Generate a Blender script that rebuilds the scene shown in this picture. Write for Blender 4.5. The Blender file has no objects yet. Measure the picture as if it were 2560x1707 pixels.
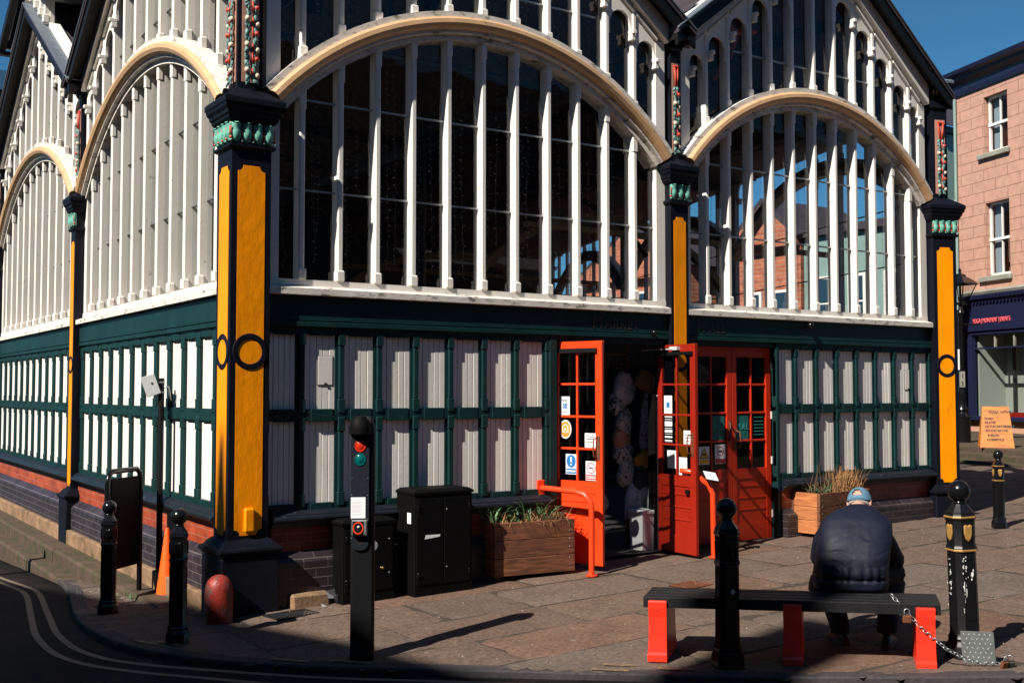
import bpy, bmesh, math, random
from math import sin, cos, pi, radians, sqrt, atan2
from mathutils import Vector, Matrix, noise
random.seed(7)
C = bpy.context.scene.collection
# ------------------------------------------------------------------ camera, sky, sun
cd = bpy.data.cameras.new('camera'); cam = bpy.data.objects.new('camera', cd); C.objects.link(cam)
cam.location = (-3.305, -9.270, 2.1895)
cam.rotation_euler = (radians(90 + 2.549), 0, radians(-34.048))
cd.sensor_width = 36; cd.lens = 36 * 2744.97 / 2560; cd.clip_start = .05; cd.clip_end = 2000
bpy.context.scene.camera = cam
SUN_EL = radians(42.7); SUN_AZ = radians(14.5)          # sun stands at -X, a little towards -Y
sdir = Vector((-cos(SUN_AZ) * cos(SUN_EL), -sin(SUN_AZ) * cos(SUN_EL), sin(SUN_EL)))
w = bpy.data.worlds.new('World'); bpy.context.scene.world = w; w.use_nodes = True
nt = w.node_tree; bg = nt.nodes['Background']
sky = nt.nodes.new('ShaderNodeTexSky'); sky.sky_type = 'NISHITA'; sky.sun_disc = False
sky.sun_elevation = SUN_EL; sky.sun_rotation = atan2(sdir.x, sdir.y)
sky.air_density = 0.8; sky.dust_density = 0.0; sky.ozone_density = 2.0; sky.altitude = 500
tint = nt.nodes.new('ShaderNodeVectorMath'); tint.operation = 'MULTIPLY'; tint.inputs[1].default_value = (.42, .92, 1.08)   # a clear, slightly cyan spring sky
nt.links.new(sky.outputs[0], tint.inputs[0]); nt.links.new(tint.outputs[0], bg.inputs[0]); bg.inputs[1].default_value = 0.05
sl = bpy.data.lights.new('sun', 'SUN'); sl.energy = 5.0; sl.angle = radians(.5); sl.color = (1, .93, .84)
so = bpy.data.objects.new('sun', sl); C.objects.link(so); so.rotation_euler = sdir.to_track_quat('Z', 'Y').to_euler()
vs = bpy.context.scene.view_settings; vs.view_transform = 'Standard'; vs.look = 'None'; vs.exposure = 0.75; vs.gamma = 1; vs.use_curve_mapping = False
cy = bpy.context.scene.cycles; cy.max_bounces = 6; cy.diffuse_bounces = 2; cy.glossy_bounces = 3; cy.transparent_max_bounces = 16; cy.transmission_bounces = 4
cy.sample_clamp_indirect = 4; cy.caustics_reflective = False; cy.caustics_refractive = False

# ------------------------------------------------------------------ materials
def mat(name, col, rough=.6, metal=0, var=.0, vscale=6, bump=0, bscale=40, col2=None, c2scale=3, c2lo=.5, c2hi=.6, spec=.4, stretch=None, coat=0):
    m = bpy.data.materials.new(name); m.use_nodes = True; n = m.node_tree; P = n.nodes['Principled BSDF']
    P.inputs['Base Color'].default_value = (*col, 1); P.inputs['Roughness'].default_value = rough; P.inputs['Metallic'].default_value = metal
    P.inputs['Specular IOR Level'].default_value = spec
    if coat: P.inputs['Coat Weight'].default_value = coat; P.inputs['Coat Roughness'].default_value = .15
    tc = n.nodes.new('ShaderNodeTexCoord'); mp = n.nodes.new('ShaderNodeMapping'); n.links.new(tc.outputs['Object'], mp.inputs[0])
    if stretch: mp.inputs['Scale'].default_value = stretch
    last = None
    def noise_(sc, det=6, ro=.6):
        t = n.nodes.new('ShaderNodeTexNoise'); t.inputs['Scale'].default_value = sc; t.inputs['Detail'].default_value = det; t.inputs['Roughness'].default_value = ro
        n.links.new(mp.outputs[0], t.inputs['Vector']); return t
    if var:
        t = noise_(vscale); r = n.nodes.new('ShaderNodeMapRange'); r.inputs['From Min'].default_value = .3; r.inputs['From Max'].default_value = .7
        r.inputs['To Min'].default_value = 1 - var; r.inputs['To Max'].default_value = 1 + var; n.links.new(t.outputs[0], r.inputs[0])
        v = n.nodes.new('ShaderNodeVectorMath'); v.operation = 'SCALE'; v.inputs[0].default_value = col; n.links.new(r.outputs[0], v.inputs['Scale']); last = v.outputs[0]
    if col2:
        t = noise_(c2scale, 10, .7); r = n.nodes.new('ShaderNodeMapRange'); r.inputs['From Min'].default_value = c2lo; r.inputs['From Max'].default_value = c2hi; n.links.new(t.outputs[0], r.inputs[0])
        mx = n.nodes.new('ShaderNodeMix'); mx.data_type = 'RGBA'; n.links.new(r.outputs[0], mx.inputs[0]); mx.inputs[6].default_value = (*col, 1); mx.inputs[7].default_value = (*col2, 1)
        if last: n.links.new(last, mx.inputs[6])
        last = mx.outputs[2]
    if last: n.links.new(last, P.inputs['Base Color'])
    if bump:
        t = noise_(bscale, 4); b = n.nodes.new('ShaderNodeBump'); b.inputs['Strength'].default_value = 1; b.inputs['Distance'].default_value = bump
        n.links.new(t.outputs[0], b.inputs['Height']); n.links.new(b.outputs[0], P.inputs['Normal'])
    return m

def brickmat(name, c1, c2, mortar, bw=.225, bh=.075, ms=.006, rot='XZ', rough=.7, amt=.6):
    m = bpy.data.materials.new(name); m.use_nodes = True; n = m.node_tree; P = n.nodes['Principled BSDF']
    tc = n.nodes.new('ShaderNodeTexCoord'); sp = n.nodes.new('ShaderNodeSeparateXYZ'); cb = n.nodes.new('ShaderNodeCombineXYZ')
    n.links.new(tc.outputs['Object'], sp.inputs[0]); n.links.new(sp.outputs[0 if rot == 'XZ' else 1], cb.inputs[0]); n.links.new(sp.outputs[2], cb.inputs[1])
    b = n.nodes.new('ShaderNodeTexBrick'); n.links.new(cb.outputs[0], b.inputs['Vector']); b.inputs['Scale'].default_value = 1
    b.inputs['Brick Width'].default_value = bw; b.inputs['Row Height'].default_value = bh; b.inputs['Mortar Size'].default_value = ms; b.inputs['Mortar Smooth'].default_value = .3
    b.inputs['Color1'].default_value = (*c1, 1); b.inputs['Color2'].default_value = (*c2, 1); b.inputs['Mortar'].default_value = (*mortar, 1)
    t = n.nodes.new('ShaderNodeTexNoise'); t.inputs['Scale'].default_value = 5; t.inputs['Detail'].default_value = 8; n.links.new(tc.outputs['Object'], t.inputs[0])
    mx = n.nodes.new('ShaderNodeMix'); mx.data_type = 'RGBA'; mx.blend_type = 'MULTIPLY'; mx.inputs[0].default_value = amt
    cr = n.nodes.new('ShaderNodeMapRange'); cr.inputs['From Min'].default_value = .3; cr.inputs['From Max'].default_value = .7; cr.inputs['To Min'].default_value = .5; cr.inputs['To Max'].default_value = 1.4
    n.links.new(t.outputs[0], cr.inputs[0]); n.links.new(b.outputs[0], mx.inputs[6]); n.links.new(cr.outputs[0], mx.inputs[7]); n.links.new(mx.outputs[2], P.inputs['Base Color'])
    bp = n.nodes.new('ShaderNodeBump'); bp.inputs['Distance'].default_value = .004; bp.invert = True; n.links.new(b.outputs['Fac'], bp.inputs['Height']); n.links.new(bp.outputs[0], P.inputs['Normal'])
    P.inputs['Roughness'].default_value = rough
    return m

def woodmat(name, c1, c2, axis='X', rough=.7):
    m = bpy.data.materials.new(name); m.use_nodes = True; n = m.node_tree; P = n.nodes['Principled BSDF']
    tc = n.nodes.new('ShaderNodeTexCoord'); mp = n.nodes.new('ShaderNodeMapping'); n.links.new(tc.outputs['Object'], mp.inputs[0])
    mp.inputs['Scale'].default_value = {'X': (1, 8, 8), 'Y': (8, 1, 8), 'Z': (8, 8, 1)}[axis]
    t = n.nodes.new('ShaderNodeTexNoise'); t.inputs['Scale'].default_value = 3; t.inputs['Detail'].default_value = 10; t.inputs['Distortion'].default_value = 1.2; n.links.new(mp.outputs[0], t.inputs[0])
    r = n.nodes.new('ShaderNodeValToRGB'); r.color_ramp.elements[0].position = .35; r.color_ramp.elements[1].position = .65
    r.color_ramp.elements[0].color = (*c2, 1); r.color_ramp.elements[1].color = (*c1, 1); n.links.new(t.outputs[0], r.inputs[0]); n.links.new(r.outputs[0], P.inputs['Base Color'])
    b = n.nodes.new('ShaderNodeBump'); b.inputs['Distance'].default_value = .003; n.links.new(t.outputs[0], b.inputs['Height']); n.links.new(b.outputs[0], P.inputs['Normal'])
    P.inputs['Roughness'].default_value = rough
    return m

def glassmat(name, tint=(.6, .62, .62), ior=1.45, thru=1):
    m = bpy.data.materials.new(name); m.use_nodes = True; n = m.node_tree; n.nodes.remove(n.nodes['Principled BSDF']); out = n.nodes['Material Output']
    t = n.nodes.new('ShaderNodeBsdfTransparent'); t.inputs[0].default_value = (*tint, 1)
    gl = n.nodes.new('ShaderNodeBsdfGlossy'); gl.inputs['Roughness'].default_value = .02
    lw = n.nodes.new('ShaderNodeLayerWeight'); lw.inputs[0].default_value = .5; pw = n.nodes.new('ShaderNodeMath'); pw.operation = 'POWER'; pw.inputs[1].default_value = 5; n.links.new(lw.outputs['Facing'], pw.inputs[0])
    f = n.nodes.new('ShaderNodeMath'); f.operation = 'MULTIPLY_ADD'; f.inputs[1].default_value = .6; f.inputs[2].default_value = (ior-1)/(ior+1)*.28; n.links.new(pw.outputs[0], f.inputs[0])   # same reflectance from either side
    tc = n.nodes.new('ShaderNodeTexCoord'); ns = n.nodes.new('ShaderNodeTexNoise'); ns.inputs['Scale'].default_value = 1.7; n.links.new(tc.outputs['Object'], ns.inputs[0])
    b = n.nodes.new('ShaderNodeBump'); b.inputs['Distance'].default_value = .01; b.inputs['Strength'].default_value = .4; n.links.new(ns.outputs[0], b.inputs['Height']); n.links.new(b.outputs[0], gl.inputs['Normal'])
    mx = n.nodes.new('ShaderNodeMixShader'); n.links.new(f.outputs[0], mx.inputs[0]); n.links.new(t.outputs[0], mx.inputs[1]); n.links.new(gl.outputs[0], mx.inputs[2]); n.links.new(mx.outputs[0], out.inputs[0])
    return m

def emis(name, col, s):
    m = mat(name, col, .4); P = m.node_tree.nodes['Principled BSDF']; P.inputs['Emission Color'].default_value = (*col, 1); P.inputs['Emission Strength'].default_value = s; return m

M = {}
M['white'] = mat('white_paint', (.78, .73, .66), .55, var=.05, vscale=4, bump=.0015, bscale=30, col2=(.30, .26, .21), c2scale=9, c2lo=.63, c2hi=.72)
M['whitesill'] = mat('weathered_white_paint', (.68, .63, .56), .6, var=.1, vscale=5, bump=.003, bscale=25, col2=(.10, .085, .07), c2scale=7, c2lo=.54, c2hi=.66, stretch=(1, 1, 2.2))
M['shut'] = mat('shutter_white_paint', (.80, .755, .69), .5, var=.05, vscale=3, bump=.0015, bscale=22, col2=(.22, .18, .15), c2scale=14, c2lo=.66, c2hi=.73)
M['shutpink'] = mat('stained_shutter_paint', (.76, .66, .61), .5, var=.06, vscale=4, bump=.001, col2=(.36, .12, .10), c2scale=5, c2lo=.60, c2hi=.78)
M['cream'] = mat('tan_arch_paint', (.58, .36, .19), .5, var=.1, vscale=5, bump=.002, bscale=20, col2=(.22, .13, .07), c2scale=6, c2lo=.58, c2hi=.72)
M['green'] = mat('dark_green_paint', (.0048, .027, .027), .5, spec=.2, var=.2, vscale=3, bump=.0015, bscale=30, col2=(.03, .07, .065), c2scale=8, c2lo=.62, c2hi=.8)
M['navy'] = mat('blue_black_paint', (.004, .005, .010), .55, spec=.16, var=.25, vscale=6, bump=.002, bscale=18)
M['ledge'] = mat('worn_blue_black_paint', (.007, .010, .015), .45, var=.3, vscale=4, bump=.003, bscale=20, col2=(.20, .19, .18), c2scale=11, c2lo=.64, c2hi=.70)
M['yellow'] = mat('amber_yellow_paint', (.93, .29, .0), .5, spec=.2, var=.10, vscale=4, bump=.006, bscale=6, col2=(.42, .13, .0), c2scale=7, c2lo=.62, c2hi=.74, stretch=(1.6, 1.6, .7))
M['leaf'] = mat('sea_green_relief_paint', (.13, .40, .31), .5, var=.3, vscale=20, bump=.002, col2=(.02, .10, .08), c2scale=40, c2lo=.55, c2hi=.66)
M['leafdull'] = mat('grey_green_relief_paint', (.12, .24, .22), .55, var=.3, vscale=25, bump=.002)
M['redrel'] = mat('red_relief_paint', (.55, .055, .03), .45, var=.15, vscale=20)
M['creamrel'] = mat('cream_relief_paint', (.62, .52, .38), .5, var=.1, vscale=20)
M['pink'] = mat('pink_panel_paint', (.42, .22, .17), .6, var=.1)
M['gold'] = mat('gold_paint', (.42, .24, .07), .45, .3, var=.2, vscale=30)
M['brickred'] = brickmat('glazed_red_brick', (.22, .030, .012), (.14, .020, .009), (.34, .15, .10), .235, .082, .004, 'XZ', .5)  # front wall copy, its weak grazing sun put into a darker colour
M['brickredY'] = brickmat('glazed_red_brick_sunlit', (.38, .066, .022), (.27, .042, .016), (.36, .16, .11), .235, .082, .004, 'YZ', .5)  # same brick on the left wall, lighter: full sun put into the colour
M['brickdk'] = brickmat('blue_black_brick', (.018, .012, .015), (.028, .020, .024), (.08, .062, .057), .235, .085, .005, 'XZ', .45)  # darker front copy of the dark brick, grazing light in the colour
M['brickdkY'] = brickmat('blue_black_brick_sunlit', (.022, .016, .022), (.034, .026, .034), (.12, .10, .10), .235, .085, .005, 'YZ', .45)  # left wall copy, brightened in colour for the sun it faces
M['tanstone'] = mat('tan_stone', (.24, .145, .08), .85, var=.3, vscale=3, bump=.006, bscale=18, col2=(.08, .055, .03), c2scale=4, c2lo=.5, c2hi=.68)
M['stepstone'] = mat('worn_step_stone', (.072, .046, .032), .85, var=.3, vscale=3, bump=.006, bscale=18, col2=(.040, .042, .014), c2scale=4, c2lo=.47, c2hi=.60)
M['glass'] = glassmat('window_glass', (.90, .92, .93), 1.30)
M['dglass'] = glassmat('door_glass', (.5, .5, .5), 1.3)
M['lglass'] = glassmat('lantern_glass', (.85, .87, .88), 1.22)
M['fabric'] = None
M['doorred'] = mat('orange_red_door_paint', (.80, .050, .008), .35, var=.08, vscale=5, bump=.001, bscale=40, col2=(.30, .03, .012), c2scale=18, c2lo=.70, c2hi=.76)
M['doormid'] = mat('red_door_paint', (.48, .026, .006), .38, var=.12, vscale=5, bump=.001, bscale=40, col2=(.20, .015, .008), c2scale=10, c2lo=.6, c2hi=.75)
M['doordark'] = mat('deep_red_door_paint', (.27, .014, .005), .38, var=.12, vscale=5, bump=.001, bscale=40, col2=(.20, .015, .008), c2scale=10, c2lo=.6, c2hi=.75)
M['rail'] = mat('bright_red_rail_paint', (.82, .055, .012), .3)
M['bench'] = mat('bright_red_bench_paint', (.85, .035, .016), .35, var=.05, vscale=8, bump=.0006, bscale=200, col2=(.45, .02, .01), c2scale=30, c2lo=.66, c2hi=.75)
M['black'] = mat('black_paint', (.005, .005, .006), .5, var=.2, bump=.0008, bscale=30, spec=.25)
M['blackgloss'] = mat('black_gloss_paint', (.005, .005, .006), .2, bump=.001, bscale=25, spec=.35, col2=(.03, .013, .008), c2scale=8, c2lo=.62, c2hi=.72)
M['blackflake'] = mat('black_gloss_paint_with_white_chips', (.005, .005, .006), .4, spec=.35, bump=.001, bscale=25)
M['chip'] = mat('white_paint_chips', (.75, .75, .72), .6)
M['cab'] = mat('black_cabinet_paint', (.0022, .0022, .0022), .65, spec=.10, var=.3, vscale=3, col2=(.014, .013, .012), c2scale=10, c2lo=.62, c2hi=.75)
M['slat'] = mat('black_recycled_slat', (.009, .009, .010), .55, spec=.3, var=.3, vscale=20, bump=.002, bscale=60, col2=(.08, .08, .085), c2scale=24, c2lo=.66, c2hi=.74)
M['steel'] = mat('galvanised_steel', (.38, .40, .40), .42, .8, var=.2, vscale=18)
M['lozenge'] = mat('worn_steel_lozenge', (.55, .57, .56), .4, .3)
M['plate'] = mat('grey_chequer_plate', (.10, .11, .105), .6, .2, var=.2, vscale=10)
M['rust'] = mat('rusty_brown_metal', (.16, .055, .025), .7, .3, var=.3, vscale=30, bump=.001)
M['brass'] = mat('dull_brass', (.20, .13, .06), .4, .8)
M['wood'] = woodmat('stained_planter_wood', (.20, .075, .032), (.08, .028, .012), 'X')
M['woodY'] = woodmat('stained_planter_wood_sunlit', (.46, .17, .055), (.28, .09, .028), 'Y')  # lighter copy for the end planks, their full sun put into the colour
M['ply'] = woodmat('orange_plywood', (.56, .19, .02), (.32, .09, .008), 'X', .5)
M['plantgreen'] = mat('leek_green_leaf', (.07, .15, .06), .5, var=.35, vscale=10)
M['straw'] = mat('dry_straw', (.40, .21, .08), .8, var=.3, vscale=15)
M['drybrown'] = mat('withered_brown_stem', (.16, .09, .045), .85, var=.3, vscale=20)
M['soil'] = mat('dark_soil', (.03, .02, .012), .95, bump=.01, bscale=40)
M['paper'] = mat('white_paper', (.78, .79, .80), .7)
M['stblue'] = mat('sticker_blue', (.02, .16, .42), .5)
M['stred'] = mat('sticker_red', (.55, .04, .05), .5)
M['styel'] = mat('sticker_yellow', (.75, .45, .02), .5)
M['storange'] = mat('sticker_orange', (.75, .25, .03), .5)
M['ink'] = mat('dark_ink', (.03, .03, .03), .6)
M['tealst'] = mat('teal_pull_sign', (.01, .11, .10), .5)
M['tealtx'] = mat('pale_teal_lettering', (.04, .26, .24), .5)
M['redlens'] = mat('red_lens', (.55, .03, .01), .25, coat=1)
M['greenlens'] = mat('green_lens', (.0, .10, .10), .2, coat=1)
M['cone'] = mat('orange_plastic', (.95, .11, .006), .5)
M['whitebox'] = mat('pale_grey_metal', (.52, .54, .53), .45, .1, var=.04)
M['jacket'] = mat('navy_nylon', (.0042, .0062, .017), .6, var=.15, vscale=5, spec=.3, bump=.004, bscale=14)
M['trouser'] = mat('black_trouser_cloth', (.010, .010, .013), .8, bump=.003, bscale=20)
M['skin'] = mat('weathered_skin', (.50, .25, .18), .5, var=.06, vscale=15)
M['cap'] = mat('faded_denim_blue_cotton', (.085, .18, .26), .8, var=.12, vscale=18, bump=.0015, bscale=120)
M['collar'] = mat('pale_blue_knit', (.12, .22, .42), .8)
M['shoe'] = mat('black_shoe_leather', (.014, .013, .013), .45)
M['sole'] = mat('grey_rubber_sole', (.10, .09, .085), .7)
M['slate'] = mat('purple_grey_slate', (.045, .035, .042), .6, var=.3, vscale=4, bump=.004, bscale=12)
M['lead'] = mat('grey_lead_sheet', (.13, .16, .19), .5, .2, var=.2, vscale=6, bump=.004, bscale=14)
M['roofin'] = mat('dark_boarded_ceiling', (.085, .050, .042), .8, var=.4, vscale=2, stretch=(1, 6, 1))
M['indark'] = mat('dark_interior_paint', (.020, .017, .018), .8, var=.3, vscale=2)
M['ingold'] = mat('ochre_iron_paint', (.30, .17, .06), .5, var=.1)
M['inred'] = mat('red_iron_paint', (.40, .03, .02), .5)
M['inblue'] = mat('blue_black_iron_paint', (.010, .014, .024), .5)
M['wire'] = mat('dark_fairy_light_wire', (.05, .05, .055), .4)
M['bulb'] = mat('clear_plastic_bulb', (.45, .47, .5), .15, spec=.8)
M['pinkwall'] = brickmat('pink_ashlar_stone', (.45, .25, .18), (.43, .235, .17), (.26, .14, .10), 1.05, .36, .016, 'YZ', .85, .25)
M['pinkplain'] = mat('pink_render', (.46, .25, .17), .85, var=.15, vscale=2)
M['navyshop'] = mat('navy_shopfront_paint', (.010, .013, .040), .4)
M['greyshop'] = mat('grey_green_window_reveal', (.28, .30, .26), .6)
M['stonetrim'] = mat('grey_stone_trim', (.24, .23, .19), .85, var=.25, vscale=3, bump=.005)
M['curtain'] = mat('grey_curtain', (.25, .30, .34), .8)
M['roomdark'] = mat('dark_room', (.012, .012, .014), .9)
M['palegreen'] = mat('pale_green_render', (.20, .29, .26), .8, var=.08, vscale=2)
M['bgbrick'] = brickmat('orange_red_house_brick', (.45, .14, .07), (.36, .10, .05), (.40, .28, .2), .45, .15, .012, 'XZ', .85)
M['pinkneon'] = mat('coral_pink_lettering', (.80, .12, .14), .5)
M['marrow'] = mat('faded_brown_lettering', (.040, .030, .026), .6)

def per_object(m, lo, hi):      # every board, panel and plank its own slight tone
    n = m.node_tree; P = n.nodes['Principled BSDF']; src = P.inputs['Base Color'].links[0].from_socket
    oi = n.nodes.new('ShaderNodeObjectInfo'); r = n.nodes.new('ShaderNodeMapRange'); r.inputs['To Min'].default_value = lo; r.inputs['To Max'].default_value = hi; n.links.new(oi.outputs['Random'], r.inputs[0])
    v = n.nodes.new('ShaderNodeVectorMath'); v.operation = 'SCALE'; n.links.new(src, v.inputs[0]); n.links.new(r.outputs[0], v.inputs['Scale']); n.links.new(v.outputs[0], P.inputs['Base Color'])
    for t in n.nodes:            # and its own patch of the stain pattern
        if t.type == 'MAPPING':
            cm = n.nodes.new('ShaderNodeVectorMath'); cm.operation = 'SCALE'; cm.inputs[0].default_value = (37, 23, 51); n.links.new(oi.outputs['Random'], cm.inputs['Scale']); n.links.new(cm.outputs[0], t.inputs['Location'])
per_object(M['shut'], .86, 1.03); per_object(M['shutpink'], .95, 1.0); per_object(M['wood'], .8, 1.15); per_object(M['woodY'], .85, 1.1); per_object(M['yellow'], .94, 1.0)
# ------------------------------------------------------------------ mesh builder
def ident(a, b, c): return (a, b, c)
class MB:
    def __init__(s, T=None): s.v = []; s.f = []; s.mi = []; s.m = 0; s.T = T or ident; s.smooth = False; s.sm = []
    def add(s, vs, fs):
        b = len(s.v); s.v += [s.T(*p) for p in vs]
        for f in fs: s.f.append([b + i for i in f]); s.mi.append(s.m); s.sm.append(s.smooth)
        return s
    def box(s, x0, x1, y0, y1, z0, z1):
        return s.add([(x0,y0,z0),(x1,y0,z0),(x1,y1,z0),(x0,y1,z0),(x0,y0,z1),(x1,y0,z1),(x1,y1,z1),(x0,y1,z1)], [(0,3,2,1),(4,5,6,7),(0,1,5,4),(1,2,6,5),(2,3,7,6),(3,0,4,7)])
    def bev(s, x0, x1, y0, y1, z0, z1, b=.01):   # box with chamfered vertical + top edges
        def ring(i, z): return [(x0+i,y0+b,z),(x0+b,y0+i,z),(x1-b,y0+i,z),(x1-i,y0+b,z),(x1-i,y1-b,z),(x1-b,y1-i,z),(x0+b,y1-i,z),(x0+i,y1-b,z)]
        def ringc(i, z): return [(x0+i,y0+max(b,i),z),(x0+max(b,i),y0+i,z),(x1-max(b,i),y0+i,z),(x1-i,y0+max(b,i),z),(x1-i,y1-max(b,i),z),(x1-max(b,i),y1-i,z),(x0+max(b,i),y1-i,z),(x0+i,y1-max(b,i),z)]
        return s.loft([ringc(b*.9, z0), ring(0, z0+b), ring(0, z1-b), ringc(b*.9, z1)])
    def loft(s, rings, cap=True, closed=True):
        n = len(rings[0]); vs = [p for r in rings for p in r]; fs = []
        for i in range(len(rings)-1):
            for j in range(n if closed else n-1):
                k = (j+1) % n; fs.append((i*n+j, i*n+k, (i+1)*n+k, (i+1)*n+j))
        if cap and closed: fs.append(tuple(reversed(range(n)))); fs.append(tuple(range((len(rings)-1)*n, len(rings)*n)))
        return s.add(vs, fs)
    def prism(s, poly, ax, a, b):     # poly in the two other axes, extruded along axis ax from a to b
        def P(p, t): return {'x': (t, p[0], p[1]), 'y': (p[0], t, p[1]), 'z': (p[0], p[1], t)}[ax]
        return s.loft([[P(p, a) for p in poly], [P(p, b) for p in poly]])
    def tube(s, pts, r, n=8, cap=True):
        pts = [Vector(p) for p in pts]; rr = r if isinstance(r, (list, tuple)) else [r]*len(pts); rings = []; up = None
        for i, p in enumerate(pts):
            d = (pts[min(i+1, len(pts)-1)] - pts[max(i-1, 0)]); d.normalize()
            if up is None: up = Vector((0,0,1)) if abs(d.z) < .9 else Vector((1,0,0))
            a = d.cross(up); a.normalize(); b = a.cross(d); b.normalize(); up = b
            rings.append([tuple(p + (a*cos(2*pi*k/n) + b*sin(2*pi*k/n))*rr[i]) for k in range(n)])
        return s.loft(rings, cap)
    def lathe(s, prof, cx=0, cy=0, n=24, a0=0, sq=None):  # prof: (r,z)
        rings = []
        for r, z in prof: rings.append([(cx + r*cos(a0+2*pi*k/n), cy + r*sin(a0+2*pi*k/n), z) for k in range(n)])
        return s.loft(rings)
    def sphere(s, c, r, n=12, m=8, sc=(1,1,1)):
        rings = []
        for i in range(m+1):
            t = pi*i/m; rad = max(sin(t), .02); rings.append([(c[0]+r*sc[0]*rad*cos(2*pi*k/n), c[1]+r*sc[1]*rad*sin(2*pi*k/n), c[2]-r*sc[2]*cos(t)) for k in range(n)])
        return s.loft(rings)
def tag(o, label=None, cat=None, group=None, kind=None):
    for k, v in (('label', label), ('category', cat), ('group', group), ('kind', kind)):
        if v: o[k] = v
    return o
def build(name, mb, mats, parent=None, label=None, cat=None, group=None, kind=None, smooth=None, recalc=True, loc=None):
    me = bpy.data.meshes.new(name); vs = mb.v
    if loc is not None: vs = [(p[0]-loc[0], p[1]-loc[1], p[2]-loc[2]) for p in vs]
    me.from_pydata(vs, [], mb.f); mats = mats if isinstance(mats, (list, tuple)) else [mats]
    for m in mats: me.materials.append(M[m] if isinstance(m, str) else m)
    for p, i, sm in zip(me.polygons, mb.mi, mb.sm): p.material_index = i; p.use_smooth = sm
    if recalc:
        bm = bmesh.new(); bm.from_mesh(me); bmesh.ops.recalc_face_normals(bm, faces=bm.faces); bm.to_mesh(me); bm.free()
    if smooth is not None:
        for p in me.polygons: p.use_smooth = True
        if smooth: me.set_sharp_from_angle(angle=radians(smooth))
    me.update(); o = bpy.data.objects.new(name, me); C.objects.link(o)
    if loc is not None: o.location = loc
    if parent: o.parent = parent
    return tag(o, label, cat, group, kind)
def thing(name, loc=(0,0,0), label=None, cat=None, group=None, rz=0, kind=None):
    o = bpy.data.objects.new(name, None); C.objects.link(o); o.location = loc; o.rotation_euler = (0,0,rz); o.empty_display_size = .1
    return tag(o, label, cat, group, kind)
def copytree(o, parent=None):
    c = o.copy(); C.objects.link(c)
    if parent: c.parent = parent
    for ch in list(o.children): copytree(ch, c)
    return c
def text(s, size, matname, parent, name='lettering', M4=None, ext=.0015, align='LEFT', shear=0, spacing=1.0, bold=0, label=None):
    cu = bpy.data.curves.new(name, 'FONT'); cu.body = s; cu.size = size; cu.extrude = ext; cu.align_x = align; cu.shear = shear; cu.space_character = spacing; cu.offset = bold
    t = bpy.data.objects.new(name, cu); C.objects.link(t); bpy.context.view_layer.update()
    dg = bpy.context.evaluated_depsgraph_get(); me = bpy.data.meshes.new_from_object(t.evaluated_get(dg)); bpy.data.objects.remove(t)
    me.materials.clear(); me.materials.append(M[matname]); o = bpy.data.objects.new(name, me); C.objects.link(o)
    if M4 is not None: o.matrix_world = M4
    if parent:
        o.parent = parent
        if M4 is not None: o.matrix_basis = M4
    return tag(o, label)
def frame4(o, x, z):    # text frame: o origin, x reading direction, z up -> plane normal towards viewer
    x = Vector(x).normalized(); z = Vector(z).normalized(); n = x.cross(z)
    m = Matrix((x, z, n)).transposed().to_4x4(); m.translation = Vector(o); return m
def g(x, y):     # ground height
    a = .25 + .021*max(0, min(x, 14))
    if x < 0: a -= .055*max(0, y)*min(1, -x/.12) if y < 25 else 1.375
    return a
# ------------------------------------------------------------------ market hall
hall = thing('market_hall', (0,0,0), 'white timber market hall with arched glass windows, boarded shutters and black and yellow pillars', 'market hall')
PHI = radians(19.16); EX = (cos(PHI), -sin(PHI)); EY = (sin(PHI), cos(PHI)); S = .362
def TF(u, v, z): return (u, v, z)                                   # front wall: u = x, v = depth into the building
def TL(u, v, z): return (v, u, z)                                   # left wall
def TE(u, v, z): return (10 + EX[0]*(S - v) + EY[0]*u, EX[1]*(S - v) + EY[1]*u, z)   # right-hand return wall
ARCH_Z, RISE, EAVE, APEX = 4.88, 1.08, 6.12, 7.98
def arch_geo(u0, u1):
    h = (u1-u0)/2; R = (h*h + RISE*RISE)/(2*RISE); return (u0+u1)/2, ARCH_Z + RISE - R, R, h
def head(u, u0, u1):
    uc = (u0+u1)/2; return APEX - (APEX-EAVE)*abs(u-uc)/((u1-u0)/2)
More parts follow.
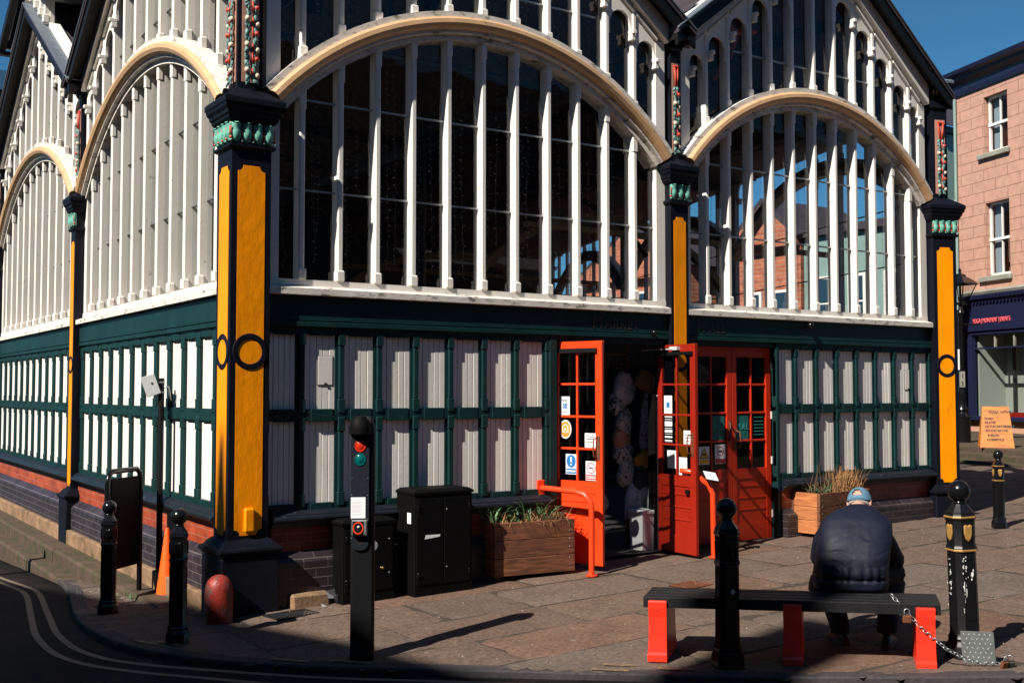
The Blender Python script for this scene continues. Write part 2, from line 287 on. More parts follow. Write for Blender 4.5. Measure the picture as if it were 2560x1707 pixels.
def window(T, u0, u1, mul, w=.058, VD=.25):
    uc, zc, R, h = arch_geo(u0, u1)
    def za(u, r): d = r*r-(u-uc)**2; return zc + sqrt(d) if d > 0 else ARCH_Z-.3
    f = MB(T); V0, V1 = .12, VD
    def bar(a, b, z0, z1, v0=V0, v1=V1, ch=.012):
        f.loft([[(a, v0+ch, z), (a+ch, v0, z), (b-ch, v0, z), (b, v0+ch, z), (b, v1, z), (a, v1, z)] for z in (z0, z1)])
    f.box(u0, u1, V0, V1, 3.15, 3.205)                              # bottom rail
    f.box(u0-.005, u0+.13, V0+.01, V1, 3.2, head(u0+.1, u0, u1)); f.box(u1-.13, u1+.005, V0+.01, V1, 3.2, head(u1-.1, u0, u1))
    tops = [u0+.13] + [m for m in mul] + [u1-.13+w]
    for m in mul:
        a, b = m-w, m; k = (a+b)/2; zi = za(k, R-.20); zo = za(k, R+.02); zh = head(k, u0, u1)+.12
        if zi > 3.6:
            f.bev(a-.014, b+.014, V0-.016, V0+.06, 3.204, 3.31, .012); bar(a, b, 3.204, zi)
            f.bev(a-.006, b+.006, V0-.006, V0+.05, zi-.17, zi+.03, .008)
        bar(a, b, zo-.04, zh); f.bev(a-.014, b+.014, V0-.014, V0+.06, zo-.05, zo+.13, .012)
    # arcade heads under the verge
    edges = [u0+.10] + [m-w/2 for m in mul] + [u1-.10]
    for a, b in zip(edges[:-1], edges[1:]):
        if b-a < .12: continue
        a2, b2 = a+w/2-.005, b-w/2+.005; mid = (a2+b2)/2; r = (b2-a2)/2*.86
        zs = min(head(a2, u0, u1), head(b2, u0, u1)) - .16 - r*.2
        if zs < za(mid, R)+.12: zs = za(mid, R)+.12
        if abs(mid-uc) < (b-a): zs += .06
        n = 10; arc = [(mid - r*cos(pi*i/n), zs + r*sin(pi*i/n)*1.12) for i in range(n+1)]
        tl = head(a2, u0, u1)+.30; tr = head(b2, u0, u1)+.30
        for vv0, vv1 in ((.135, .17),):
            poly = [(a2, zs)] + arc + [(b2, zs), (b2, tr), (a2, tl)]
            # strips between arc and slanted top
            for i in range(n):
                (x1, z1), (x2, z2) = arc[i], arc[i+1]; t1 = tl+(tr-tl)*(x1-a2)/(b2-a2); t2 = tl+(tr-tl)*(x2-a2)/(b2-a2)
                f.loft([[(x1, vv0, z1), (x2, vv0, z2), (x2, vv0, t2), (x1, vv0, t1)], [(x1, vv1, z1), (x2, vv1, z2), (x2, vv1, t2), (x1, vv1, t1)]])
            f.box(a2, arc[0][0], vv0, vv1, zs-.12, tl if tl < tr else tl-.0); f.box(arc[-1][0], b2, vv0, vv1, zs-.12, min(tl, tr))
        low = b2 if head(b2, u0, u1) < head(a2, u0, u1) else a2-.0
        s_ = -1 if low == b2 else 1
        cx0, cx1 = sorted((low, low+s_*.055)); f.bev(cx0, cx1, .05, .15, zs-.10, zs-.055, .006); f.bev(cx0, cx1, .075, .15, zs-.17, zs-.10, .006)
        # slanted hood line
        z1, z2 = head(a2, u0, u1)-.02, head(b2, u0, u1)-.02
        f.loft([[(a2, .10, z1), (a2, .14, z1), (a2, .14, z1+.03), (a2, .10, z1+.03)], [(b2, .10, z2), (b2, .14, z2), (b2, .14, z2+.03), (b2, .10, z2+.03)]])
    # white board that follows the gable
    for a, b, in ((u0, uc), (uc, u1)):
        za_, zb_ = head(a, u0, u1), head(b, u0, u1)
        f.loft([[(a, .045, za_+.06), (a, .2, za_+.06), (a, .2, za_+.42), (a, .045, za_+.42)], [(b, .045, zb_+.06), (b, .2, zb_+.06), (b, .2, zb_+.42), (b, .045, zb_+.42)]])
    win = build('arched_window', f, 'white', hall)
    # arch moulding
    am = MB(T); am.smooth = False; N = 44; th0 = math.asin((h-.0)/R)
    def sweep(prof, mi):
        am.m = mi; rings = []
        for i in range(N+1):
            t = -th0 + 2*th0*i/N; rings.append([(uc + (R+pr)*sin(t), pv, zc + (R+pr)*cos(t)) for pr, pv in prof])
        am.loft(rings)
    sweep([(-.125, .12), (-.125, .03), (-.105, .0), (-.07, -.02), (-.03, -.015), (-.005, .01), (-.005, .12)], 1)
    sweep([(-.005, .03), (-.005, .2), (.055, .2), (.055, .03)], 0)
    sweep([(-.215, .10), (-.215, .3), (-.125, .3), (-.125, .05), (-.155, .05), (-.16, .10)], 0)
    build('arch_moulding', am, ['whitesill', 'cream'], win)
    # glass and bars
    gl = MB(T); gl.add([(u0+.1, .205, 3.2), (u1-.1, .205, 3.2), (u1-.1, .205, head(u1-.1, u0, u1)+.2), (uc, .205, APEX+.2), (u0+.1, .205, head(u0+.1, u0, u1)+.2)], [(0,1,2,3,4)])
    build('glass', gl, 'glass', win, recalc=False)
    gb = MB(T)
    for zb in (4.045, 4.89): gb.box(u0+.13, u1-.13, .19, .222, zb-.008, zb+.008)
    gb.box(uc-h*.6, uc+h*.6, .19, .222, 6.32, 6.336)
    build('glazing_bar', gb, 'steel', win)
    # sill
    s = MB(T); s.prism_ = None
    prof = [(.16, 3.05), (.03, 3.06), (.03, 3.118), (.13, 3.152), (.16, 3.152)]
    s.loft([[(u, v, z) for v, z in prof] for u in (u0+.005, u1-.005)]); build('sill', s, 'whitesill', win)
    return win, (uc, zc, R, h)

shutter_src = {}
def shutter_mesh(W, Hh, key, matn):
    k = (round(W, 3), key, matn)
    if k in shutter_src: return shutter_src[k]
    b = MB(); n = 5; p = W/n
    for i in range(n):
        a, c = i*p + .0015, (i+1)*p - .0015; jit = random.uniform(-.0012, .0012)
        b.loft([[(a, .004+jit, z), (a+.004, jit, z), (c-.004, jit, z), (c, .004+jit, z), (c, .02, z), (a, .02, z)] for z in (0, Hh)])
    b.box(0, W, .012, .024, 0, Hh)
    me = bpy.data.meshes.new('shutter'); me.from_pydata(b.v, [], b.f); me.materials.append(M[matn])
    bm = bmesh.new(); bm.from_mesh(me); bmesh.ops.recalc_face_normals(bm, faces=bm.faces); bm.to_mesh(me); bm.free()
    shutter_src[k] = me; return me
ROWS = ((2.012, .692), (1.155, .757))
def shutters(T, mulls, u_lo, u_hi, left=False, special=(), gap=.028):
    """mulls: (low edge, high edge) of each green post; one boarded shutter between each two posts, in two rows"""
    V = .133; fr = MB(T)
    for i in range(len(mulls)-1):
        a, b = mulls[i][1]-.004, mulls[i+1][0]-gap
        for r, (z0, Hh) in enumerate(ROWS):
            sp = (i, r) in special; me = shutter_mesh(b-a, Hh, r, 'shutpink' if sp else 'shut')
            o = bpy.data.objects.new('shutter', me); C.objects.link(o); o.parent = hall
            if left: o.matrix_basis = Matrix(((0,1,0,V), (1,0,0,a), (0,0,1,z0), (0,0,0,1)))
            else: o.location = (a, V, z0)
            if sp: o['label'] = 'pink stained boarded shutter with a clear notice on it'
        if gap > .01: fr.box(b, mulls[i+1][0]+.01, .124, .2, 1.08, 2.76)
    for a, b in mulls:
        fr.box(a+.004, b-.004, .12, .2, 1.08, 2.76)
        for z0, Hh in ROWS:
            fr.bev(a, b, .100, .16, z0+.10, z0+Hh-.10, .008)
            fr.bev(a-.008, b+.008, .094, .16, z0-.03, z0+.10, .007); fr.bev(a-.008, b+.008, .094, .16, z0+Hh-.10, z0+Hh+.03, .007)
    for z0, z1 in ((2.704, 2.775), (1.912, 2.012), (1.075, 1.155)):
        fr.box(u_lo, u_hi, .103, .2, z0, z1)
        for (p, q), (p2, q2) in zip(mulls[:-1], mulls[1:]): fr.bev(q+.06, p2-.06, .098, .15, z0-.010, z1+.008, .004)
    for z0, Hh in ROWS: fr.box(u_lo, u_hi, .120, .2, z0-.012, z0+.004)
    if mulls[0][0]-u_lo > .01: fr.box(u_lo, mulls[0][0]+.002, .118, .2, 1.08, 2.76)
    if u_hi-mulls[-1][1] > .01: fr.box(mulls[-1][1]-.002, u_hi, .118, .2, 1.08, 2.76)
    fr.box(u_lo, u_hi, .17, .23, 1.05, 2.8)
    build('shutter_frame', fr, 'green', hall)
def fascia(T, u0, u1):
    f = MB(T); f.bev(u0, u1, .082, .2, 2.825, 3.045, .004); f.bev(u0, u1, .075, .2, 2.772, 2.817, .004); f.box(u0, u1, .1, .2, 2.8, 2.83); f.box(u0, u1, .11, .24, 3.0, 3.06)
    return build('fascia', f, 'green', hall)
def base(T, u0, u1, side=False, zlo=-.5):
    a = MB(T); prof = [(.2, 1.08), (.09, 1.108), (.035, 1.075), (.030, 1.060)] + [(.0 + .032 - .034*cos(t)*1.0 - .0, 1.035 + .030*sin(t)) for t in (radians(70), radians(35), 0, radians(-35), radians(-70), radians(-90))] + [(.06, 1.0), (.075, .955), (.2, .955)]
    a.loft([[(u, v, z) for v, z in prof] for u in (u0, u1)]); build('ledge', a, 'ledge', hall)
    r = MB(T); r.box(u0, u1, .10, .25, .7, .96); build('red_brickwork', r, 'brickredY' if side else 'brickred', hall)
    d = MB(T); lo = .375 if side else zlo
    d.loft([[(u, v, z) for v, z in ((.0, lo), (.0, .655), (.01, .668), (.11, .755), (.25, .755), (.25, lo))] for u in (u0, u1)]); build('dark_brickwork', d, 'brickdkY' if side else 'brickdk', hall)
    if side:
        t = MB(T); t.bev(u0, u1, -.055, .25, zlo, .376, .01); build('stone_plinth', t, 'tanstone', hall)

# ------------------------------------------------------------------ pillars
def panel_poly(w, z0, z1, n=6, r=.05):
    pts = []
    def c(cx, cz, a0, a1): return [(cx + r*cos(a0+(a1-a0)*i/n), cz + r*sin(a0+(a1-a0)*i/n)) for i in range(n+1)]
    pts += c(0, z0, pi/2, 0)[0:0] + [(0, z0+r)] + [(r*sin(pi/2*i/n), z0 + r*cos(pi/2*i/n)) for i in range(1, n+1)]
    pts += [(w - r*cos(pi/2*i/n), z0 + r*sin(pi/2*i/n)) for i in range(n+1)]
    pts += [(w - r*sin(pi/2*i/n), z1 - r*cos(pi/2*i/n)) for i in range(n+1)]
    pts += [(r*cos(pi/2*i/n), z1 - r*sin(pi/2*i/n)) for i in range(n+1)]
    return pts
def leafmesh(mb, u, z0, z1, w, out, v0, n=10):
    # one acanthus leaf: curved tongue with a raised midrib that curls out at the top
    cols = 5; rings = []
    for i in range(n+1):
        t = i/n; z = z0 + (z1-z0)*t; bul = out*(.25 + .75*sin(pi*min(1, t*1.25))**1.0) if t < .6 else out*(.25+.75*sin(pi*.75)) * (1 + 1.1*(t-.6))
        if t > .88: z = z0 + (z1-z0)*(.88 - (t-.88)*.5)
        ww = w*(.62 + .14*sin(pi*t))
        rings.append([(u + ww*(j/(cols-1)*2-1)*.9, v0 - bul*(1-.45*abs(j/(cols-1)*2-1)**1.5) - (.006 if j == 2 else 0), z) for j in range(cols)] + [(u + ww*.8, v0+.01, z), (u - ww*.8, v0+.01, z)])
    mb.smooth = True; mb.loft(rings); mb.smooth = False
def faceT(T0, side, s, off=0):
    # maps (a along face, b depth behind the face, z) on a square pillar at local (0..s, 0..s)
    if side == 'f': return lambda a, b, z: T0(a, b, z)
    if side == 'l': return lambda a, b, z: T0(b, a, z)
    if side == 'r': return lambda a, b, z: T0(s - b, a, z)
def pillar(T0, s, sd, faces, zb=.25, full=True, label=None, foot=1):
    """square pillar with footprint 0..s x 0..sd in the local frame of T0"""
    p = MB(T0)
    def slab(o, z0, z1, b=.008): p.bev(-o, s+o, -o, sd+o, z0, z1, b)
    slab(.08*foot, zb-.6, .755, .012); slab(.085*foot, .755, .775, .006)
    prof = [(.085, .775), (.10, .785), (.105, .805), (.10, .825), (.07, .833), (.06, .85), (.045, .87), (.02, .89), (.0, .90)]
    def sq(o, z): return [(-o, -o, z), (s+o, -o, z), (s+o, sd+o, z), (-o, sd+o, z)]
    p.loft([sq(o*foot, z) for o, z in prof]); p.loft([sq(o, z) for o, z in ((0, .89), (0, 4.31), (.015, 4.315), (.03, 4.33), (.03, 4.352), (.01, 4.36), (.0, 4.37), (0, 4.56))])
    p.loft([sq(o, z) for o, z in ((.02, 4.55), (.045, 4.575), (.05, 4.60), (.062, 4.61), (.066, 4.64), (.085, 4.665), (.09, 4.70), (.098, 4.702), (.098, 4.745), (.09, 4.76), (-.062, 4.87), (-.066, 4.872))])
    u = -.066; p.loft([sq(o, z) for o, z in ((u, 4.86), (u, 6.12), (u+.03, 6.135), (u+.03, 6.31), (u+.045, 6.32), (u+.06, 6.33), (u+.06, 6.38), (u+.035, 6.40), (u+.035, 6.48), (u+.07, 6.49))])
    pil = build('pillar', p, 'navy', hall, label=label)
    cp = MB(T0); cp.loft([sq(o, z) for o, z in ((u+.075, 6.488), (u+.078, 6.52), (u+.05, 6.545))]); build('lead_cap', cp, 'lead', pil)
    for side in faces:
        T = faceT(T0, side, s); W = s if side == 'f' else sd
        if W < .2: W = sd
        pw = min(.25, W*.69); a0 = (W-pw)/2; rr = min(.160, W*.47); zr = 2.529
        y = MB(T); poly = panel_poly(pw, .93, 4.17, r=min(.05, pw*.22))
        y.loft([[(a0+a, -.004, z) for a, z in poly], [(a0+a, .01, z) for a, z in poly]]); pan = build('yellow_panel', y, 'yellow', pil)
        rg = MB(T); n = 40
        rg.loft([[(W/2 + r*sin(2*pi*k/n), v, zr + r*cos(2*pi*k/n)) for r, v in ((rr, .0), (rr, -.006), (rr-.006, -.010), (rr*.68+.006, -.010), (rr*.68, -.006), (rr*.68, .0))] for k in range(n+1)], cap=False); build('ring', rg, 'navy', pil)
        if side == 'f' and full:
            bx = MB(T); bx.bev(W/2-.045, W/2+.052, -.036, 0, .955, 1.168, .016)
            build('junction_box', bx, 'yellow', pil)
        # leaf band
        lf = MB(T); nl = 4 if W > .3 else 3; pitch = (W+.04)/nl
        for k in range(nl): leafmesh(lf, -.02 + pitch*(k+.5), 4.362, 4.565, pitch*.62, .048, .0)
        lf.m = 1; lf.smooth = True
        for k in range(nl+1):
            uu = -.02 + pitch*k; lf.sphere((min(max(uu, -.02), W+.02), -.022, 4.40), .014, 8, 6); lf.m = 0
            lf.sphere((min(max(uu, -.02), W+.02), -.030, 4.375), .011, 8, 6); lf.m = 1; lf.tube([(uu, -.028, 4.42), (uu, -.03, 4.50)], .005, 5)
        build('capital_leaves', lf, ['leaf', 'redrel'], pil)
        # pink panel and garland
        uw = W - 2*.066; q = .066; gw = uw*.68; c = W/2
        pk = MB(T); pk.box(c-gw/2, c+gw/2, q-.006, q+.01, 4.93, 5.97); build('pink_panel', pk, 'pink', pil)
        ga = MB(T); ga.smooth = True; rnd = random.Random(3)
        ga.m = 1
        for sx in (-1, 1): ga.tube([(c+sx*gw*.26, q-.02, 5.93), (c+sx*gw*.18, q-.03, 5.80), (c+sx*gw*.04, q-.02, 5.68)], [.012, .011, .009], 6)
        for sx in (-.26, .26, -.1, .1): ga.sphere((c+sx*gw, q-.02, 5.93), .016, 8, 6)
        z = 5.67; k = 0
        while z > 4.97:
            for sx in (-1, 1):
                ga.m = 0; cx = c + sx*gw*.18; ang = rnd.uniform(-.5, .5) + sx*.5; L = .045; wv = .024
                for dz in (0, -.035):
                    base_ = (cx + sx*rnd.uniform(-.006, .012), q-.018-rnd.uniform(0, .015), z+dz)
                    dx, dzv = sin(ang)*L, -cos(ang)*L; px, pz = cos(ang)*wv, sin(ang)*wv
                    ga.loft([[(base_[0]-dx*.6, base_[1], base_[2]-dzv*.6)]*2 + [(base_[0]-dx*.6, base_[1]-.004, base_[2]-dzv*.6)]*2,
                             [(base_[0]-px, base_[1], base_[2]-pz), (base_[0], base_[1]+.008, base_[2]), (base_[0]+px, base_[1], base_[2]+pz), (base_[0], base_[1]-.014, base_[2])],
                             [(base_[0]+dx-px*.4, base_[1]-.004, base_[2]+dzv-pz*.4), (base_[0]+dx, base_[1], base_[2]+dzv), (base_[0]+dx+px*.4, base_[1]-.004, base_[2]+dzv+pz*.4), (base_[0]+dx, base_[1]-.014, base_[2]+dzv)]])
            t = k % 4
            if t == 1: ga.m = 1; ga.sphere((c+gw*.30, q-.035, z-.01), .023, 10, 8); ga.tube([(c+gw*.05, q-.03, z+.05), (c+gw*.1, q-.035, z-.05)], .008, 5)
            if t == 3: ga.m = 2; ga.sphere((c-gw*.26, q-.035, z), .024, 10, 8, (1, 1, 1.1)); ga.sphere((c+gw*.36, q-.03, z-.04), .021, 10, 8, (1, 1, 1.2)); ga.m = 1; ga.tube([(c+gw*.05, q-.03, z+.02), (c+gw*.12, q-.035, z-.04)], .008, 5)
            if t == 2: ga.m = 2; ga.sphere((c+gw*.34, q-.028, z+.01), .010, 8, 6)
            z -= .058; k += 1
        build('garland', ga, ['leafdull', 'redrel', 'creamrel'], pil)
        gs = MB(T); gs.smooth = True; nn = max(4, int(uw/.035))
        for k in range(nn):
            x = q-.045 + (uw+.09)*(k+.5)/nn; gs.tube([(x, q-.062, 6.385), (x, q-.068, 6.365), (x, q-.064, 6.335), (x, q-.058, 6.322)], [.010, .012, .010, .004], 6)
        build('scallop_band', gs, 'gold', pil)
    return pil
pillar(TF, S, S, 'fl', label='big corner pillar with two amber panels')
pillar(lambda a, b, z: (5.167+a, .03+b, z), .266, .266, 'f', .3, False, foot=0)
pillar(lambda a, b, z: (10 + EX[0]*a + EY[0]*b, EX[1]*a + EY[1]*b, z), S, S, 'f', .45, False, label='far corner pillar turned towards the left')
pillar(lambda a, b, z: (.01+a, 5.985+b, z), .266, .255, 'l', .2, False)
pillar(lambda a, b, z: (.01+a, 12.2+b, z), .266, .255, 'l', -.2, False)

B1 = [.741, 1.128, 1.518, 1.911, 2.315, 2.725, 3.137, 3.552, 3.947, 4.350, 4.747]
B2 = [5.863, 6.229, 6.609, 6.977, 7.366, 7.770, 8.166, 8.563, 8.950, 9.332, 9.707]
L1 = [y + .058 for y in (.82, 1.3, 1.762, 2.238, 2.726, 3.219, 3.708, 4.19, 4.662, 5.158, 5.616)]
L1 = [y - .058 for y in L1]
L2 = [6.80 + .5*i for i in range(11)]
L3 = [12.95 + .5*i for i in range(11)]
bays = [(TF, .362, 5.167, B1), (TF, 5.433, 10.02, B2), (TL, .362, 5.985, L1), (TL, 6.24, 12.2, L2), (TL, 12.455, 18.4, L3)]
geo = []
for T, a, b, m in bays: geo.append(window(T, a, b, m))
for k in range(3): window(TE, .36+6.1*k, 6.46+6.1*k, [1.1+6.1*k+.78*i for i in range(7)], .04, .215)
for T, a, b in ((TF, .362, 5.167), (TF, 5.433, 10.03), (TL, .362, 5.985), (TL, 6.24, 12.2), (TL, 12.455, 18.4)): fa = fascia(T, a, b)
shutters(TF, [(.345, .400)] + [(.690+.3955*i, .746+.3955*i) for i in range(8)], .362, 3.52, special=[(7, 1)])
shutters(TF, [(6.94, 6.965)] + [(7.288+.3885*i, 7.342+.3885*i) for i in range(7)] + [(10.0, 10.06)], 6.94, 10.10)
shutters(TL, [(.643+.4735*i, .738+.4735*i) for i in range(12)], .362, 5.985, left=True, gap=.004)
shutters(TL, [(6.24, 6.27)] + [(6.664+.4905*i, 6.759+.4905*i) for i in range(12)], 6.24, 12.2, left=True, gap=.004)
base(TF, .43, 3.50, zlo=-.3); base(TF, 7.02, 10.0, zlo=-.3)
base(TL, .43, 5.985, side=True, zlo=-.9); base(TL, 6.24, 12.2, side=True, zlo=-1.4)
bl = MB(TL); bl.box(12.455, 18.4, .1, .25, -1.5, 3.0); build('lower_wall', bl, 'green', hall); bl = MB(TE); bl.box(.4, 18.6, .1, .25, -.5, 3.05); build('lower_wall', bl, 'green', hall)
fr = MB(TF)    # green doorway posts and head
for a, b in ((3.50, 3.60), (5.42, 5.60), (6.94, 7.00)): fr.bev(a, b, .09, .22, .25, 2.78, .008)
fr.box(3.5, 5.17, .12, .22, 2.715, 2.78); fr.box(5.43, 7.0, .12, .22, 2.715, 2.78); fr.box(5.15, 5.46, .18, .3, .3, 2.8)
build('doorway_frame', fr, 'green', hall)
# small flap doors on two shutters
for x, z in ((.885, 2.24), (9.50, 2.20)):
    b_ = MB(); b_.bev(x, x+.145, .126, .14, z, z+.265, .003); b_.m = 1
    for q in ((x-.004, x+.149, z-.004, z), (x-.004, x+.149, z+.265, z+.269), (x-.004, x, z, z+.265), (x+.145, x+.149, z, z+.265)): b_.box(q[0], q[1], .128, .142, q[2], q[3])
    b_.box(x+.06, x+.085, .118, .13, z+.005, z+.02); build('flap_door', b_, ['shut', 'ink'], hall)
# faint raised letters on the fascia
for s_, x, z, sz, sp in (('M', 4.06, 2.865, .185, 1), ('ARKET', 4.235, 2.865, .15, 1.12), ('H', 5.60, 2.868, .185, 1), ('ALL', 5.80, 2.868, .15, 1.12)):
    text(s_, sz, 'marrow', hall, 'lettering', frame4((x, .080, z), (1,0,0), (0,0,1)), .003, spacing=sp)
# ------------------------------------------------------------------ roofs, lanterns, inside
def roof(T, u0, u1, depth, sl=True):
    uc = (u0+u1)/2; r = MB(T); vb = MB(T); un = MB(T)
    lo = EAVE-.12
    for a, ea, b, eb, full in ((u0-.14, lo, uc, APEX, not (sl and u0 < 1)), (u1+.14, lo, uc, APEX, True)):
        def slab_(mb, dz0, dz1, v0, vv):
            if depth < 4: P0 = [(a, v0, ea), (b, v0, eb), (b, depth, eb)]
            elif full: P0 = [(a, v0, ea), (b, v0, eb), (b, vv, eb), (a, vv, ea)]
            else: P0 = None
            if P0: mb.loft([[(p, q, z+dz0) for p, q, z in P0], [(p, q, z+dz1) for p, q, z in P0]])
            else:
                yv = [-1, 6.11, 12.33, 18.5]; ym = [v0, 3.11, 9.22, 15.4, 18.2]
                for k, yt in enumerate((0.0, 6.11, 12.33, 18.2)):
                    P0 = [(b, ym[k], eb), (b, ym[k+1], eb), (a, yt if k else v0, ea)]; mb.loft([[(p, q, z+dz0) for p, q, z in P0], [(p, q, z+dz1) for p, q, z in P0]])
        slab_(r, .26, .31, -.13, depth); slab_(un, .20, .25, .24, depth)
        vb.loft([[(a, -.11, ea+.12), (b, -.11, eb+.12), (b, -.11, eb+.258), (a, -.11, ea+.258)], [(a, -.07, ea+.12), (b, -.07, eb+.12), (b, -.07, eb+.258), (a, -.07, ea+.258)]])
        vb.loft([[(a, -.07, ea+.19), (b, -.07, eb+.19), (b, -.07, eb+.258), (a, -.07, ea+.258)], [(a, .2, ea+.19), (b, .2, eb+.19), (b, .2, eb+.258), (a, .2, ea+.258)]])
        vb.m = 1
        vb.loft([[(a, -.145, ea+.312), (b, -.145, eb+.312), (b, -.145, eb+.33), (a, -.145, ea+.33)], [(a, .18, ea+.312), (b, .18, eb+.312), (b, .18, eb+.33), (a, .18, ea+.33)]]); vb.m = 0
    rf = build('slate_roof', r, 'slate', hall); build('verge_board', vb, ['black', 'lead'], rf); build('boarded_ceiling', un, 'roofin', rf)
    # lantern along the ridge
    hw, ew = 1.1, 1.72; ze = 7.92; za = ze + ew*.49
    rz_ = APEX-(APEX-EAVE)*hw/((u1-u0)/2)+.33
    L = MB(T); L.loft([[(uc-hw, v, rz_), (uc, v, APEX+.33), (uc+hw, v, rz_), (uc+hw, v, ze+.14), (uc, v, APEX+.5), (uc-hw, v, ze+.14)] for v in (.06, .12)])
    for i in range(7):
        u = uc-hw+.02+i*(2*hw-.1)/6; zb = APEX+.34-(APEX-EAVE)*abs(u+.03-uc)/((u1-u0)/2); L.bev(u, u+.06, -.02, .1, zb, za-.1-abs(u-uc)*.49, .01); L.bev(u-.02, u+.08, -.04, .05, zb+.02, zb+.14, .01)
    L.loft([[(uc-ew, -.05, ze-.02), (uc, -.05, za-.02), (uc+ew, -.05, ze-.02), (uc, -.05, za-.2)], [(uc-ew, .05, ze-.02), (uc, .05, za-.02), (uc+ew, .05, ze-.02), (uc, .05, za-.2)]])
    L.m = 1; L.box(uc-hw, uc-hw+.05, .12, depth, 7.2, ze); L.box(uc+hw-.05, uc+hw, .12, depth, 7.2, ze)
    for sx in (-1, 1):
        L.loft([[(uc+sx*ew, v, ze-.04), (uc, v, za-.04), (uc, v, za+.12), (uc+sx*ew, v, ze+.12)] for v in (-.22, -.12)])
        L.box(*sorted((uc+sx*ew, uc+sx*(ew-.12))), -.2, depth, ze-.04, ze+.03)
    lan = build('roof_lantern', L, ['white', 'black'], hall)
    G_ = MB(T)
    for sx in (-1, 1): G_.add([(uc+sx*ew, -.1, ze+.09), (uc, -.1, za+.09), (uc, depth, za+.09), (uc+sx*ew, depth, ze+.09)], [(0,1,2,3)])
    build('glass', G_, 'lantern', lan, recalc=False)
    gbm = MB(T)
    for i in range(int(depth/.6)):
        v = .2+.6*i
        for sx in (-1, 1): gbm.loft([[(uc+sx*ew, v, ze+.08), (uc, v, za+.08), (uc, v, za+.11), (uc+sx*ew, v, ze+.11)], [(uc+sx*ew, v+.03, ze+.08), (uc, v+.03, za+.08), (uc, v+.03, za+.11), (uc+sx*ew, v+.03, ze+.11)]])
    build('glazing_bar', gbm, 'lead', lan)
M['lantern'] = mat('dark_blue_roof_glass', (.02, .045, .07), .12, 0)
roof(TF, .1, 5.3, 18.2); roof(TF, 5.3, 10.2, 18.2)
roof(TL, .1, 6.11, 2.7); roof(TL, 6.11, 12.33, 2.7); roof(TL, 12.33, 18.5, 2.7)
fl = MB(); fl.add([(10.1, .2, 6.28), (10.4, .0, 6.28), (16.6, 18.2, 6.28), (10.1, 18.2, 6.28), (10.1, .2, 6.22), (10.4, .0, 6.22), (16.6, 18.2, 6.22), (10.1, 18.2, 6.22)], [(0,1,2,3), (4,7,6,5), (0,4,5,1), (1,5,6,2), (2,6,7,3), (3,7,4,0)])
build('valley_roof', fl, 'slate', hall)
nb = MB(); nb.box(0, 16.4, 18.3, 18.5, -1.5, 9); build('end_wall', nb, 'indark', hall)
inf = MB(); inf.add([(.14, .14, .362), (10.2, .14, .40), (16, 18.3, .40), (.14, 18.3, .362)], [(0,1,2,3)]); build('hall_floor', inf, 'indark', hall)
iw = MB(); iw.box(.26, .30, .3, 18.2, .3, 3.12); iw.box(.3, 3.58, .26, .30, .3, 3.12); iw.box(6.95, 10.2, .26, .30, .3, 3.12); iw.box(3.55, 7, .26, .32, 2.82, 3.12); iw.box(3.4, 7, .9, .95, 2.45, 3.3); build('inner_lining_and_blocker', iw, 'indark', hall)  # last box: dark board added to block the bright view above the doorway
# ironwork inside
iron = MB()
for y in (6.1, 12.3):
    for x in (5.3,): iron.tube([(x, y, .3), (x, y, 6.2)], .09, 10)
    iron.box(.2, 12, y-.06, y+.06, 6.05, 6.2)
    for a, b in ((.2, 5.3), (5.3, 10.3)):
        c_, zc_, R_, h_ = arch_geo(a, b); iron.tube([(c_+(R_-.3)*sin(t), y, zc_+(R_-.3)*cos(t)) for t in [(-1+2*i/16)*math.asin(h_/R_) for i in range(17)]], .05, 6)
iron.box(5.22, 5.38, .2, 18, 6.0, 6.18)
build('iron_frame', iron, 'inblue', hall)
beam = MB()
for y in (3.0, 9.0):
    beam.box(5.2, 11.5, y-.05, y+.05, 4.42, 4.5)
c_, zc_, R_, h_ = arch_geo(5.4, 10.6)
beam.loft([[(c_+(R_+r)*sin(t), 4.6+q, zc_-.9+(R_+r)*cos(t)) for r, q in ((-.12, -.06), (0, -.06), (0, .06), (-.12, .06))] for t in [(-1+2*i/18)*math.asin(h_/R_) for i in range(19)]])
beam.loft([[(c_-1.2+(R_+r)*sin(t), 7.6+q, zc_-1.3+(R_+r)*cos(t)) for r, q in ((-.12, -.06), (0, -.06), (0, .06), (-.12, .06))] for t in [(-1+2*i/18)*math.asin(h_/R_) for i in range(19)]])
build('ochre_rib', beam, 'ingold', hall)
tr = MB()
for (a, b) in (((5.4, 2.2, 6.15), (7.6, 2.2, 7.6)), ((7.6, 2.2, 7.6), (10, 2.2, 6.15)), ((5.4, 2.2, 6.15), (10, 2.2, 6.15)), ((6.4, 2.2, 6.8), (7.1, 2.2, 6.15)), ((8.6, 2.2, 6.9), (8.0, 2.2, 6.15)), ((1, 2.2, 6.15), (4.4, 2.2, 6.15)), ((2.7, 2.2, 7.7), (2.7, 2.2, 6.15)), ((1, 2.2, 6.15), (2.7, 2.2, 7.7)), ((2.7, 2.2, 7.7), (4.4, 2.2, 6.15))): tr.tube([a, b], .03, 6)
build('roof_truss', tr, 'inblue', hall)
rb = MB(); cx, cz, yy = 7.25, 6.95, 1.2
rb.loft([[(cx+(.17+a)*cos(t), yy+b, cz+(.17+a)*sin(t)) for a, b in ((-.025, -.02), (.025, -.02), (.025, .02), (-.025, .02))] for t in [2*pi*i/20 for i in range(21)]], cap=False)
